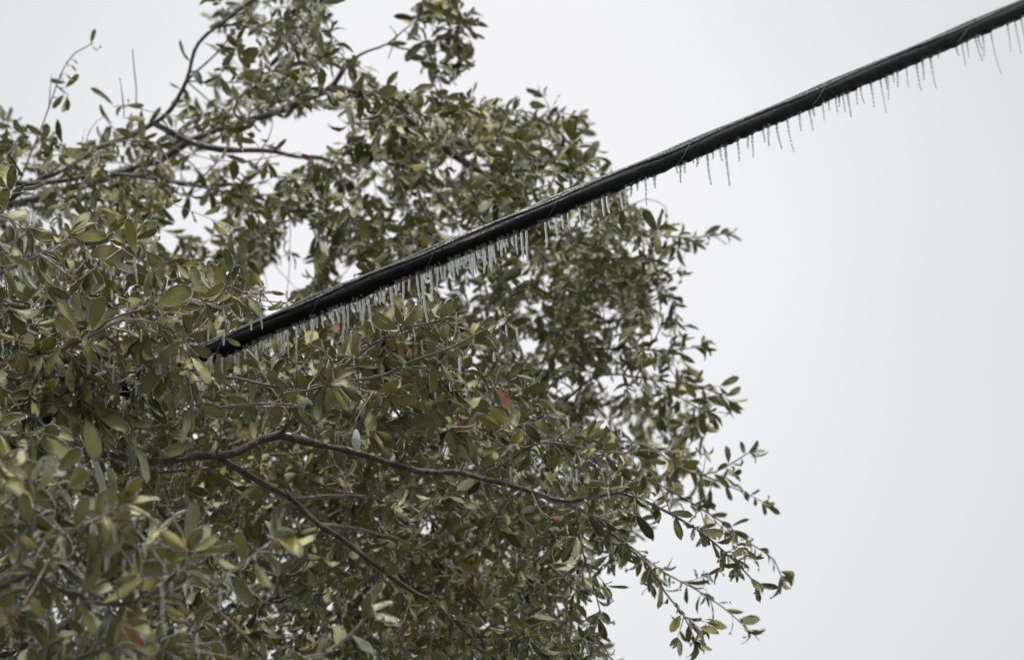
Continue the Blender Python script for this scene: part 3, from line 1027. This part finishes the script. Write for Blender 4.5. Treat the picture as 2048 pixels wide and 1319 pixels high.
def leaf_arrays(seed, wid, bend, fold, curl, iced, rim=0.0115, far=False):
    """unit length leaf along +y, face up +z; iced adds a bead of clear ice round the margin"""
    rs_ = random.Random(seed)
    v, uv = [], []
    side = rs_.uniform(-0.12, 0.12)
    ph = rs_.uniform(0, 6)
    tw = rs_.uniform(-0.35, 0.35)
    cols = (-1, 0, 1) if far else (-1, -0.5, 0, 0.5, 1)
    C = len(cols)
    RW = ROWS_FAR if far else ROWS
    yy = zc0 = pt = 0.0
    for (t, w) in RW:
        hw = wid * w
        tm = (t + pt) / 2
        yy += (t - pt) * math.cos(bend * tm * 1.2)
        zc0 -= (t - pt) * math.sin(bend * tm * 1.2)
        pt = t
        zc = zc0 + curl * 0.10 * math.sin(t * 3.1)
        xc = side * t * t
        an = tw * t
        for sgn in cols:
            ww = hw * sgn
            z_ = fold * (abs(sgn) ** 1.3) * hw + 0.03 * math.sin(ph + t * 9 + sgn) * abs(sgn) * w
            x_ = ww * (1 - 0.25 * abs(fold))
            v.append((xc + x_ * math.cos(an) - z_ * math.sin(an), yy, zc + x_ * math.sin(an) + z_ * math.cos(an)))
            uv.append((sgn, t))
    f, mi = [], []
    for r_ in range(len(RW) - 1):
        for c in range(C - 1):
            a = r_ * C + c
            f.append((a, a + 1, a + C + 1, a + C)); mi.append(0)
    if iced:
        nr = len(RW)
        loop = [r_ * C for r_ in range(1, nr)] + [(nr - 1) * C + C // 2] + [r_ * C + C - 1 for r_ in range(nr - 1, 0, -1)]
        base = len(v)
        S_ = 3 if far else 4
        DS = 4 if far else 5
        pts = [Vector(v[k]) for k in loop]
        for i, p in enumerate(pts):
            t = (pts[min(i + 1, len(pts) - 1)] - pts[max(i - 1, 0)]).normalized()
            a = t.orthogonal().normalized(); b_ = t.cross(a)
            tipk = 1 - abs(i - len(pts) / 2) / (len(pts) / 2)
            rr = rim * (0.35 + 1.3 * rs_.random() ** 2 + 1.0 * tipk ** 3)
            for k in range(S_):
                an = 6.2832 * k / S_
                q = p + a * math.cos(an) * rr + b_ * math.sin(an) * rr
                v.append(tuple(q)); uv.append((0.5, 0.5))
        for i in range(len(pts) - 1):
            for k in range(S_):
                k2 = (k + 1) % S_
                f.append((base + i * S_ + k, base + i * S_ + k2, base + (i + 1) * S_ + k2, base + (i + 1) * S_ + k)); mi.append(1)
        # frozen drops: one at the tip, a few on the blade
        spots = [(pts[len(pts) // 2], rs_.uniform(0.022, 0.040))]
        for q in range(0 if far else 2):
            r_ = rs_.randint(2, len(RW) - 2); c_ = rs_.randint(0, C - 1)
            spots.append((Vector(v[r_ * C + c_]), rs_.uniform(0.014, 0.030)))
        for (p, rr) in spots:
            b0 = len(v)
            rings_ = ((-1, 0.3), (-0.2, 1.0), (0.95, 0.3)) if far else ((-1, 0.25), (-0.55, 0.85), (0.3, 0.95), (0.95, 0.3))
            for zz, r2 in rings_:
                for k in range(DS):
                    an = 6.2832 * k / DS
                    v.append((p.x + math.cos(an) * rr * r2, p.y + zz * rr * 1.3, p.z + math.sin(an) * rr * r2 * 0.8)); uv.append((0.5, 0.5))
            for i in range(len(rings_) - 1):
                for k in range(DS):
                    k2 = (k + 1) % DS
                    f.append((b0 + i * DS + k, b0 + (i + 1) * DS + k, b0 + (i + 1) * DS + k2, b0 + i * DS + k2)); mi.append(1)
            for e_ in (b0, b0 + (len(rings_) - 1) * DS):
                f.append((e_, e_ + 1, e_ + 2, e_ + 3)); mi.append(1)
    return np.array(v, dtype=np.float64), f, mi, np.array(uv)


VAR = {}
for k in range(14):
    prm = (random.uniform(0.118, 0.195), random.uniform(-0.6, 1.6), random.uniform(-0.7, 0.85), random.uniform(-0.8, 1.0))
    VAR[(k, 'far')] = leaf_arrays(k, *prm, False, far=True)
    VAR[(k, 'farice')] = leaf_arrays(k, *prm, True, rim=0.017, far=True)
    VAR[(k, 'farthick')] = leaf_arrays(k, *prm, True, rim=0.025, far=True)
    for ic in (False, True):
        VAR[(k, ic)] = leaf_arrays(k, *prm, ic)
    VAR[(k, 'thick')] = leaf_arrays(k, *prm, True, rim=0.021)


def frame_of(base, d, nrm, L, ws=1.0):
    x = d.cross(nrm).normalized()
    z_ = x.cross(d).normalized()
    m = Matrix(((x.x * L * ws, d.x * L, z_.x * L, base.x), (x.y * L * ws, d.y * L, z_.y * L, base.y), (x.z * L * ws, d.z * L, z_.z * L, base.z), (0, 0, 0, 1)))
    return m


def build_bulk(items, name, mats, parent, off):
    """items: (Matrix, variant key, tint) -> one mesh"""
    V, LI, LS, MI, TI, UV = [], [], [], [], [], []
    nv = 0
    by = {}
    for it in items:
        by.setdefault(it[1], []).append(it)
    for key, its in by.items():
        v, f, mi, uv = VAR[key]
        M = np.array([np.array(i[0]) for i in its])
        o3 = np.array(tuple(off))
        pts = np.einsum('nij,vj->nvi', M[:, :3, :3], v) + (M[:, :3, 3] - o3)[:, None, :]
        V.append(pts.reshape(-1, 3))
        fa = np.array(f)
        idx = (fa[None] + (np.arange(len(its)) * len(v))[:, None, None] + nv).reshape(-1)
        LI.append(idx)
        MI.append(np.tile(mi, len(its)))
        TI.append(np.repeat([i[2] for i in its], len(v)))
        UV.append(np.tile(uv[fa.reshape(-1)], (len(its), 1)))
        nv += len(its) * len(v)
    V = np.concatenate(V); LI = np.concatenate(LI); MI = np.concatenate(MI); TI = np.concatenate(TI); UV = np.concatenate(UV)
    me = bpy.data.meshes.new(name)
    me.vertices.add(len(V)); me.vertices.foreach_set('co', V.astype(np.float32).ravel())
    me.loops.add(len(LI)); me.loops.foreach_set('vertex_index', LI.astype(np.int32))
    nf = len(LI) // 4
    me.polygons.add(nf)
    me.polygons.foreach_set('loop_start', np.arange(nf, dtype=np.int32) * 4)
    me.polygons.foreach_set('loop_total', np.full(nf, 4, dtype=np.int32))
    for m in mats:
        me.materials.append(m)
    me.polygons.foreach_set('material_index', MI.astype(np.int32))
    me.polygons.foreach_set('use_smooth', np.ones(nf, dtype=bool))
    u = me.uv_layers.new(name='leafuv')
    u.data.foreach_set('uv', UV.astype(np.float32).ravel())
    at = me.attributes.new('tint', 'FLOAT', 'POINT')
    at.data.foreach_set('value', TI.astype(np.float32))
    me.update(calc_edges=True)
    o = bpy.data.objects.new(name, me)
    COL.objects.link(o)
    o.parent = parent
    return o


# ------------------------------------------------------------------ hand placed leaves
def Z3(x, y): return (x / 2.638, 400 + y / 2.638)
def Z4(x, y): return (x / 2.812, 850 + y / 2.812)
def Z5(x, y): return (500 + x / 3.298, 500 + y / 3.298)
def Z7(x, y): return (900 + x / 1.971, 650 + y / 1.971)
def Z1(x, y): return (x / 2.998, y / 2.998)


hero = []   # (base px, tip px, distance, width scale, kind)


def H(zf, d, rows, kind=None):
    for r_ in rows:
        hero.append((zf(*r_[0:2]), zf(*r_[2:4]), d + random.uniform(-0.05, 0.05), r_[4] if len(r_) > 4 else 1.0, kind))


H(Z3, 6.34, [(370, 190, 360, 120, 1.5), (355, 200, 210, 185), (380, 195, 545, 190), (370, 210, 330, 245, 1.3), (722, 300, 675, 110), (385, 400, 375, 275, 1.2), (400, 400, 345, 395),
             (520, 310, 655, 355), (1050, 500, 1035, 355, 1.2), (1215, 400, 1205, 265, 1.2), (1280, 490, 1335, 385), (1055, 520, 1185, 460), (860, 450, 830, 330), (1130, 390, 1125, 335, 1.4),
             (1300, 510, 1385, 595, 1.3), (1270, 540, 1325, 630, 1.3), (1270, 620, 1185, 685, 1.1), (1400, 580, 1495, 560), (1510, 540, 1570, 490), (1430, 490, 1490, 500, 1.3),
             (1000, 700, 1010, 555, 1.2), (965, 740, 820, 870, 1.2), (965, 750, 955, 930, 1.1), (990, 755, 1110, 830), (985, 760, 1060, 910), (950, 720, 925, 645),
             (440, 690, 600, 600, 1.3), (415, 690, 305, 540, 1.2), (420, 700, 320, 625), (330, 770, 235, 900, 1.2), (350, 790, 370, 905), (590, 800, 500, 700, 1.3),
             (90, 730, 0, 710, 1.2), (100, 740, 245, 770), (130, 770, 130, 930, 1.1), (110, 800, 20, 915), (690, 600, 710, 470, 1.4), (880, 970, 900, 1140, 1.1), (450, 950, 450, 1115, 1.1),
             (620, 990, 610, 1110), (650, 940, 740, 990), (660, 920, 500, 945), (660, 910, 700, 850), (300, 460, 180, 420), (25, 290, 175, 355, 1.1), (10, 350, 100, 475), (800, 580, 820, 495),
             (930, 560, 1010, 600), (640, 570, 530, 620), (440, 580, 410, 490, 1.2), (480, 600, 545, 530, 1.1), (930, 330, 990, 410), (880, 520, 990, 540), (1190, 720, 1260, 770), (1100, 620, 1130, 720),
             (60, 1180, 30, 1040, 1.5), (140, 1160, 150, 1050, 1.2)])
H(Z4, 5.25, [(1060, 710, 900, 600, 1.2), (1060, 700, 1000, 590, 1.2), (1075, 700, 1140, 610, 1.2), (1080, 710, 1225, 630), (1060, 740, 960, 780), (1120, 780, 1190, 860), (1545, 620, 1540, 490, 1.1),
            (1530, 640, 1580, 745, 1.4), (1560, 650, 1610, 690), (1430, 760, 1500, 915, 1.2), (1340, 800, 1230, 780, 1.2), (370, 370, 530, 215, 1.3), (150, 330, 0, 270, 1.1), (170, 320, 165, 200),
            (180, 310, 230, 190), (40, 230, 100, 150), (640, 480, 600, 350, 1.2), (650, 490, 690, 400), (560, 520, 740, 520), (220, 700, 110, 620, 1.3), (170, 820, 40, 830), (320, 820, 250, 690, 1.1),
            (540, 700, 500, 620, 1.3), (640, 870, 760, 860), (740, 920, 890, 880, 1.2), (640, 1060, 630, 1260, 1.1), (260, 1100, 170, 980, 1.2), (500, 1270, 640, 1300), (1080, 1060, 1000, 1030, 1.5),
            (1060, 1080, 930, 1050, 1.1), (1380, 1319, 1370, 1250, 1.2), (1500, 1310, 1480, 1210, 1.2), (880, 1200, 900, 1110), (30, 440, 100, 560), (330, 560, 250, 640), (480, 560, 440, 700)])
H(Z5, 6.80, [(985, 530, 890, 650, 1.1), (880, 640, 795, 710, 1.2), (900, 700, 800, 770), (985, 600, 1000, 710), (700, 500, 690, 690, 1.1), (1000, 830, 950, 980), (1090, 850, 1100, 1040, 0.9),
             (1200, 730, 1215, 930, 0.8), (1260, 740, 1320, 880, 0.8), (1290, 690, 1395, 680, 1.2), (470, 590, 570, 700), (520, 720, 530, 850), (500, 880, 440, 1110, 1.3), (530, 880, 620, 1060, 0.8),
             (560, 890, 715, 1030, 0.8), (590, 890, 700, 1000, 0.8), (750, 920, 885, 970), (760, 960, 850, 1040, 1.2), (480, 880, 390, 930), (1350, 400, 1360, 320, 1.2), (1360, 410, 1440, 380),
             (300, 740, 200, 790), (830, 400, 900, 470, 1.1), (400, 620, 370, 730), (450, 640, 500, 720), (850, 1060, 770, 1200, 0.7), (620, 700, 610, 560), (950, 350, 990, 480), (920, 660, 1030, 780, 1.2),
             (720, 620, 760, 560), (1180, 820, 1110, 900)])
H(Z5, 6.5, [(85, 255, 10, 140, 1.2), (100, 250, 35, 165), (100, 370, 225, 372, 1.2), (240, 350, 320, 280), (120, 270, 200, 300, 1.3), (60, 360, 10, 300, 1.5)])
H(Z5, 6.62, [(1640, 480, 1545, 560), (1690, 470, 1760, 520), (1690, 465, 1680, 390), (1500, 540, 1530, 470)])
H(Z7, 6.98, [(485, 470, 605, 390), (590, 490, 680, 415), (720, 500, 755, 455), (430, 460, 510, 395), (610, 510, 660, 580, 1.1), (395, 440, 350, 375, 1.2), (420, 360, 365, 285, 1.2), (540, 560, 545, 640),
             (230, 470, 290, 420, 1.6), (250, 390, 160, 330, 1.2), (210, 410, 120, 350), (880, 760, 900, 840, 1.1), (200, 730, 240, 790, 1.2), (340, 940, 400, 900, 1.1)])
H(Z1, 8.45, [(545, 265, 560, 180), (545, 270, 630, 345, 1.0), (430, 350, 485, 395, 0.8), (425, 385, 455, 425), (385, 530, 470, 455, 0.9), (395, 500, 300, 480), (385, 560, 330, 650, 1.1), (410, 570, 370, 690, 0.8),
             (405, 580, 415, 660), (390, 440, 430, 490), (685, 640, 560, 525, 0.8), (745, 635, 660, 680, 1.4), (750, 630, 855, 650, 1.3), (770, 620, 770, 590), (740, 710, 870, 715), (850, 640, 840, 840, 0.9),
             (1165, 710, 1160, 615, 1.3), (670, 740, 590, 635, 0.7), (580, 840, 480, 895, 1.1), (680, 770, 790, 800, 1.1), (380, 960, 370, 860)])
DEADP = [((990, 775), (1026, 808), 7.0, 1.2, 'orange dead leaf hanging in the middle of the green foliage'), ((908, 838), (938, 852), 7.1, 1.4, 'pinkish dead leaf near the centre of the crown'),
         (Z4(680, 1110), Z4(795, 1252), 5.1, 1.1, 'bright orange dead leaf in the blurred foreground leaves'), (Z5(580, 450), Z5(560, 540), 6.80, 1.5, 'orange dead leaf behind the icicles of the cable'),
         (Z5(1085, 630), Z5(1035, 740), 6.82, 0.9, 'rust coloured dead leaf beside the icy twig'), (Z4(130, 1010), Z4(80, 1060), 5.1, 1.0, 'small red dead leaf in the near leaves'),
         (Z7(390, 755), Z7(440, 768), 7.1, 1.2, 'small orange dead leaf low in the crown'), (Z7(110, 740), Z7(150, 770), 7.4, 1.2, 'faded orange leaf in shade'),
         ((600, 305), (625, 325), 8.3, 1.2, 'brown dead leaf high in the crown'), ((785, 372), (800, 378), 8.3, 1.3, 'small orange leaf among the upper foliage'), (Z5(140, 1040), Z5(210, 1055), 6.95, 1.0, 'orange leaf beside the lower twigs')]

# ------------------------------------------------------------------ choose the leaves that show largest
cell = {}
cands = []
for k, (base, d, nrm, L, lay, br) in enumerate(bulk):
    mid = base + d * L * 0.5
    x, y, dd = px_of(mid)
    if not (-10 < x < 2058 and -10 < y < 1329):
        continue
    cell.setdefault((int(x // 22), int(y // 22)), []).append((dd, k))
    area = L * L * abs(nrm.dot((mid - CAM).normalized())) / dd ** 2
    cands.append((area, k, x, y))
front = set()
for c in cell.values():
    c.sort()
    front.update(k for _, k in c[:2])
cands = sorted([c for c in cands if c[1] in front], reverse=True)
n_single = 300 - len(hero) - len(DEADP)
single = set(c[1] for c in cands[:max(0, n_single)])

# ------------------------------------------------------------------ branches as parts
br_obj = []
for bi, (sp2, rad, leafy) in enumerate(branches):
    tt = Tubes()
    big = rad[0] > 0.005
    tt.add(sp2, [max(r_ * (1 + 0.16 * noise.noise(sp2[i] * 30) + (0.28 if hash((bi, i // 2)) % 9 == 0 else 0)), 0.0007) for i, r_ in enumerate(rad)], 12 if big else 7, 0.26 if big else 0.12)
    # knots
    br_obj.append(tt.build('branch', M_BARK if rad[0] > 0.0042 else M_TWIG, tree, TB))
for bi in (12, 14):
    br_obj[bi]['label'] = 'thin nearly bare shoot rising against the sky'
for lay in (0, 1, 2, 3):
    o = twigs[lay].build('twigs', M_TWIG, tree, TB)
    o['kind'] = 'stuff'

leaf_mesh = {}
TINTS = [0.04, 0.2, 0.36, 0.5, 0.64, 0.78, 0.95]


def leaf_data(var, ti, iced, dead=False):
    key = (var, ti, iced, dead)
    if key not in leaf_mesh:
        v, f, mi, uv = VAR[(var, iced)]
        me = bpy.data.meshes.new('leaf')
        me.from_pydata(v.tolist(), [], f)
        me.materials.append(M_DEAD if dead else M_LEAF); me.materials.append(M_GLAZE)
        me.polygons.foreach_set('material_index', mi)
        me.polygons.foreach_set('use_smooth', [True] * len(f))
        u = me.uv_layers.new(name='leafuv')
        u.data.foreach_set('uv', uv[np.array(f).reshape(-1)].astype(np.float32).ravel())
        at = me.attributes.new('tint', 'FLOAT', 'POINT')
        at.data.foreach_set('value', [TINTS[ti]] * len(v))
        me.update()
        leaf_mesh[key] = me
    return leaf_mesh[key]


def place_leaf(M, var, ti, iced, parent, label=None, dead=False):
    o = bpy.data.objects.new('leaf', leaf_data(var, ti, iced, dead))
    COL.objects.link(o)
    o.parent = parent
    M = M.copy(); M.translation = M.translation - TB
    o.matrix_local = M
    if label:
        o['label'] = label
    return o


bidx = [i for i in range(len(BR))]
br_pts = [np.array([tuple(p) for p in branches[i][0]]) for i in bidx]


def closest_branch(p, dmax=0.5):
    q = np.array(tuple(p))
    best = min(bidx, key=lambda i: ((br_pts[i] - q) ** 2).sum(1).min())
    return best


ice_items = []      # drops: (pos, r, stretch)
tree_icicles = []   # (pos, length m, radius, branch)
petioles = Tubes()


HT = [None]


def hero_leaf(bp, tp, d, ws, dead=None, iced=True):
    p0 = P(*bp, d)
    p1 = P(*tp, d + random.uniform(-0.012, 0.012))
    dv = p1 - p0
    L = dv.length * 1.06
    dn = dv.normalized()
    toc = (CAM - p0).normalized()
    nrm = toc + rv() * 0.45 + UPV * 0.2
    if random.random() < 0.3:
        nrm = -nrm
    nrm = (nrm - dn * nrm.dot(dn)).normalized()
    bb = closest_branch(p0)
    # a short twig joins the leaf to its branch
    q = br_pts[bb]
    j = int(((q - np.array(tuple(p0))) ** 2).sum(1).argmin())
    qa = Vector(q[j])
    if (qa - p0).length > 0.012:
        m_ = (qa + p0) * 0.5 + rv() * (qa - p0).length * 0.12
        petioles.add(spline([qa, m_, p0], 0.02), [0.0016] * 1 + [0.0012] * 200, 5)
    M = frame_of(p0, dn, nrm, L, ws)
    ti = random.choice([2, 3, 4, 4, 5, 5, 6, 6])
    vr = random.randrange(14)
    HT[0] = M @ Vector(VAR[(vr, iced)][0][len(ROWS) * 5 - 3])
    place_leaf(M, vr, ti, ('thick' if iced and d < 5.5 and random.random() < 0.3 else iced), br_obj[bb], dead, dead is not None)
    return p0, p1, L, bb


for (bp, tp, d, ws, kind) in hero:
    p0, p1, L, bb = hero_leaf(bp, tp, d, ws, None, d < 8)
    p1 = HT[0]
    if d < 7.2 and random.random() < 0.8:
        ice_items.append((p1, random.uniform(0.0015, 0.003), random.uniform(1.0, 2.2)))
for (bp, tp, d, ws, lab) in DEADP:
    hero_leaf(bp, tp, d, ws, lab, d < 7.5)

# a leaf wholly wrapped in cloudy ice, below the cable
bp, tp = Z5(700, 1180), Z5(715, 1330)
p0, p1 = P(*bp, 6.72), P(*tp, 6.72)
Lw = (p1 - p0).length
vv, ff = [], []
RR = 12; SS = 10
for i in range(RR + 1):
    t = i / RR
    w = math.sin(math.pi * min(1, t * 0.97 + 0.03)) ** 0.6 * (0.75 + 0.25 * math.sin(t * 2.5))
    for k in range(SS):
        an = 2 * math.pi * k / SS
        wb = 1 + 0.22 * noise.noise(Vector((t * 5, math.cos(an) * 1.3, math.sin(an))))
        vv.append((math.cos(an) * 0.20 * w * wb + 0.05 * math.sin(t * 3), t * (1 + 0.05 * math.cos(an) * t), math.sin(an) * 0.055 * w * wb + 0.06 * math.sin(t * 4)))
for i in range(RR):
    for k in range(SS):
        k2 = (k + 1) % SS
        ff.append((i * SS + k, (i + 1) * SS + k, (i + 1) * SS + k2, i * SS + k2))
ff.append(tuple(range(SS))); ff.append(tuple(RR * SS + k for k in reversed(range(SS))))
dn = (p1 - p0).normalized(); nrm = ((CAM - p0) - dn * (CAM - p0).dot(dn)).normalized()
bb = closest_branch(p0)
o = mesh_obj('leaf', vv, ff, [M_FROST], br_obj[bb])
M = frame_of(p0, dn, nrm, Lw); M.translation -= TB
o.matrix_local = M
o['label'] = 'leaf wrapped whole in cloudy white ice'
petioles.add(spline([Vector(br_pts[bb][int(((br_pts[bb] - np.array(tuple(p0))) ** 2).sum(1).argmin())]), p0 + Vector((0, 0, 0.02)), p0], 0.02), [0.0015] * 200, 5)

items = []
for k, (base, d, nrm, L, lay, br) in enumerate(bulk):
    M = frame_of(base, d, nrm, L, random.uniform(0.85, 1.25) if lay < 2 else random.uniform(0.95, 1.4))
    var = random.randrange(14)
    x, y, dd = px_of(base)
    iced = outer_[k] and (lay >= 2 or random.random() < (0.55 if lay == 1 else 0.32))
    # tint varies in clumps as well as leaf by leaf
    if iced and random.random() < (0.22, 0.22, 0.25, 0.5)[lay]:
        iced = 'thick'
    cl_ = noise.noise(base * 2.3) * 0.35 + (0.14 if lay >= 2 else -0.02)
    tv = min(1, max(0, 0.45 + cl_ + random.gauss(0, 0.25)))
    tip = base + d * L
    if k in single:
        ti = min(range(7), key=lambda q: abs(TINTS[q] - tv))
        place_leaf(M, var, ti, iced, br_obj[br])
    else:
        key = (iced if outer_[k] else 'far') if lay >= 2 else ('farthick' if iced == 'thick' else 'farice' if iced else 'far')
        items.append((M, (var, key), tv))
    va_ = VAR[(var, iced)][0]
    tip = M @ Vector(va_[len(ROWS) * 5 - 3])
    if not outer_[k]:
        continue
    low = tip if tip.z < base.z else M @ Vector(va_[5 * 5])
    if lay < 2:
        for q in range(random.choice((0, 1, 1, 2, 3))):
            pp_ = low if q == 0 else M @ Vector(va_[random.randrange(10, len(ROWS) * 5 - 3)])
            ice_items.append((pp_, random.uniform(0.0014, 0.0036), random.uniform(0.8, 2.2)))
    elif lay in (2, 3) and random.random() < 0.6:
        ice_items.append((low, random.uniform(0.0016, 0.0040), random.uniform(1, 3)))
        for q in range(2):
            ice_items.append((M @ Vector(va_[random.randrange(10, len(ROWS) * 5 - 3)]), random.uniform(0.0014, 0.0030), random.uniform(0.7, 1.6)))
        if random.random() < 0.22 and (0 < x < 2048):
            tree_icicles.append((low, random.uniform(0.012, 0.035), 0.0022, br))
print('leaves', len(bulk), 'bulk', len(items), 'single', len(single), 'hero', len(hero))
fo = build_bulk(items, 'foliage', [M_LEAF, M_GLAZE], tree, TB)
fo['kind'] = 'stuff'
# short bare stubs and spurs along the limbs
for bi, (sp2, rad, leafy) in enumerate(branches):
    if BR[bi][1] < 4.5:
        continue
    for q in range(int(len(sp2) / 9)):
        i = random.randint(2, len(sp2) - 3)
        t = (sp2[i + 1] - sp2[i]).normalized()
        e = sp2[i] + (t * 0.6 + rv()).normalized() * random.uniform(0.02, 0.11)
        petioles.add([sp2[i], (sp2[i] + e) * 0.5 + rv() * 0.006, e], [0.0022, 0.0016, 0.0009], 5)
po = petioles.build('twigs', M_TWIG, tree, TB)
po['kind'] = 'stuff'

# ------------------------------------------------------------------ icicles on the tree
for zf, d, rows in ((Z3, 6.32, [(710, 310, 140), (655, 400, 80), (600, 360, 50), (1100, 650, 110), (1375, 600, 90), (1325, 640, 55), (1115, 840, 90), (1170, 840, 80), (975, 930, 100),
                               (1055, 940, 55), (900, 840, 65), (845, 870, 60), (860, 940, 30), (600, 870, 110), (350, 910, 80), (430, 940, 45), (465, 800, 140), (480, 820, 110), (535, 840, 90), (205, 930, 80),
                               (235, 950, 90), (575, 790, 70), (165, 530, 130), (110, 350, 60), (170, 360, 50), (155, 60, 90), (175, 70, 80), (130, 200, 90), (680, 660, 70), (745, 690, 70), (790, 660, 80), (770, 650, 50),
                               (840, 600, 50), (890, 620, 40), (1180, 690, 90), (10, 740, 40), (70, 745, 30), (720, 960, 80), (560, 560, 30), (630, 580, 30), (1205, 640, 60), (580, 370, 60), (590, 480, 40), (665, 770, 40)]),
                    (Z5, 6.78, [(865, 970, 80), (745, 1050, 50), (930, 860, 70), (1055, 660, 70), (1130, 600, 110), (1125, 790, 60), (1225, 940, 60), (1320, 880, 60), (665, 540, 130), (685, 700, 50),
                                (660, 1040, 50), (570, 690, 30), (515, 650, 30), (225, 810, 40), (1255, 780, 30), (740, 540, 80), (400, 560, 70)]),
                    (Z5, 6.64, [(1385, 720, 110), (1610, 680, 70), (1690, 500, 80), (1760, 520, 90)]),
                    (Z7, 6.94, [(35, 130, 65), (555, 490, 65), (720, 500, 55), (500, 570, 60), (490, 610, 40), (465, 360, 50), (175, 110, 40), (590, 420, 40), (675, 420, 30), (460, 590, 50), (265, 900, 40),
                                (440, 1230, 30), (480, 1230, 25), (640, 500, 30), (625, 640, 50), (680, 600, 40)]),
                    (Z4, 5.22, [(930, 760, 90), (1005, 790, 60), (1290, 830, 130), (965, 890, 60), (910, 880, 230), (1240, 920, 130), (1215, 830, 60), (600, 740, 90), (650, 560, 110), (360, 700, 60), (60, 1200, 90),
                                (360, 1230, 90), (1110, 1180, 110), (930, 1130, 60), (440, 980, 50), (700, 760, 60)])):
    for (zx, zy, zl) in rows:
        p = P(*zf(zx, zy), d)
        s_ = {Z3: 2.638, Z5: 3.298, Z7: 1.971, Z4: 2.812}[zf]
        L = zl / s_ / FPX * d / math.cos(PITCH)
        tree_icicles.append((p, L, 0.0026 if d > 5 else 0.0024, closest_branch(p)))
tree_icicles = tree_icicles[:290] if len(tree_icicles) > 290 else tree_icicles
for k, (p, L, r, br) in enumerate(tree_icicles):
    v, f = icicle_data(max(L, 0.008), r * random.uniform(0.8, 1.15), 4000 + k, bend=0.08, flare=0.1)
    o = mesh_obj('icicle', v, f, [M_ICE if (p - CAM).length < 6 else M_ICICLE], br_obj[br])
    o.location = p - TB + Vector((0, 0, 0.003))
    o.rotation_euler = (0, 0, random.uniform(-3, 3))
print('tree icicles', len(tree_icicles))

# ------------------------------------------------------------------ beads and glaze of ice on twigs and leaf tips
import bmesh
bm = bmesh.new()
bmesh.ops.create_icosphere(bm, subdivisions=1, radius=1.0)
dv_ = np.array([tuple(v.co) for v in bm.verts]); df_ = [tuple(v.index for v in f.verts) for f in bm.faces]
bm.free()
# beads strung under the branches
for bi, (sp2, rad, leafy) in enumerate(branches):
    for i in range(0, len(sp2), 1):
        x, y, dd = px_of(sp2[i])
        if -100 < x < 2100 and random.random() < 0.5:
            ice_items.append((sp2[i] - Vector((0, 0, rad[i] * 0.9)), random.uniform(0.0012, 0.0026), random.uniform(0.8, 1.8)))
pa = np.array([tuple(i[0]) for i in ice_items]) - np.array(tuple(TB))
ra_ = np.array([i[1] for i in ice_items]); st = np.array([i[2] for i in ice_items])
sc = np.stack([ra_, ra_, ra_ * st], 1)
V = (dv_[None] * sc[:, None, :] + pa[:, None, :]).reshape(-1, 3)
F = (np.array(df_)[None] + (np.arange(len(pa)) * len(dv_))[:, None, None]).reshape(-1, 3)
o = mesh_obj('ice_beads', V, F.tolist(), [M_ICE], tree)
o['kind'] = 'stuff'
print('beads', len(pa))

# clear glaze sleeves on the nearer twigs: a lumpy shell lying along the underside
gl = Tubes()
for bi, (sp2, rad, leafy) in enumerate(branches):
    dmin = min(p[2] for p in BR[bi][0])
    if dmin < 7.45 and rad[0] < 0.0065:
        pts = [p - Vector((0, 0, rad[i] * 0.75)) for i, p in enumerate(sp2)]
        gl.add(pts, [rad[i] * 0.6 + 0.0006 + 0.0006 * noise.noise(p * 80) for i, p in enumerate(sp2)], 7)
o = gl.build('ice_glaze', M_GLAZE, tree, TB)
o['kind'] = 'stuff'

# ice sheathed upright stub where the low limb leaves the trunk side
t_ = Tubes()
pp = spline([P(168, 868, 7.0), P(185, 900, 7.0), P(202, 935, 7.02), P(214, 985, 7.05), P(222, 1060, 7.1), P(200, 1160, 7.3), P(60, 1260, 7.6), P(-380, 1040, 7.9)], 0.02)
t_.add(pp, [0.006 + 0.009 * min(1, i / 8) for i in range(len(pp))], 10, 0.15)
t_.build('branch', M_BARK, tree, TB)
t_ = Tubes()
pq = pp[:11]
t_.add([p - fw * 0.007 - rt * 0.005 for p in pq], [0.004 + 0.006 * min(1, i / 6) for i in range(len(pq))], 9, 0.7)
o = t_.build('ice_sheath', M_FROST, tree, TB)

# round gall on a bare twig at the right
bm = bmesh.new()
bmesh.ops.create_icosphere(bm, subdivisions=2, radius=0.009)
for v in bm.verts:
    v.co *= 1 + 0.08 * noise.noise(v.co * 150)
me = bpy.data.meshes.new('oak_gall'); bm.to_mesh(me); bm.free()
me.materials.append(M_BARK)
me.polygons.foreach_set('use_smooth', [True] * len(me.polygons))
for (x, y, d) in ((1112, 757, 8.35), (930, 792, 7.6), (868, 722, 6.74)):
    o = bpy.data.objects.new('oak_gall', me); COL.objects.link(o); o.parent = tree
    o.location = P(x, y, d) - TB
print('objects', len(bpy.data.objects))

print('faces', sum(len(o.data.polygons) for o in bpy.data.objects if o.type == 'MESH'))
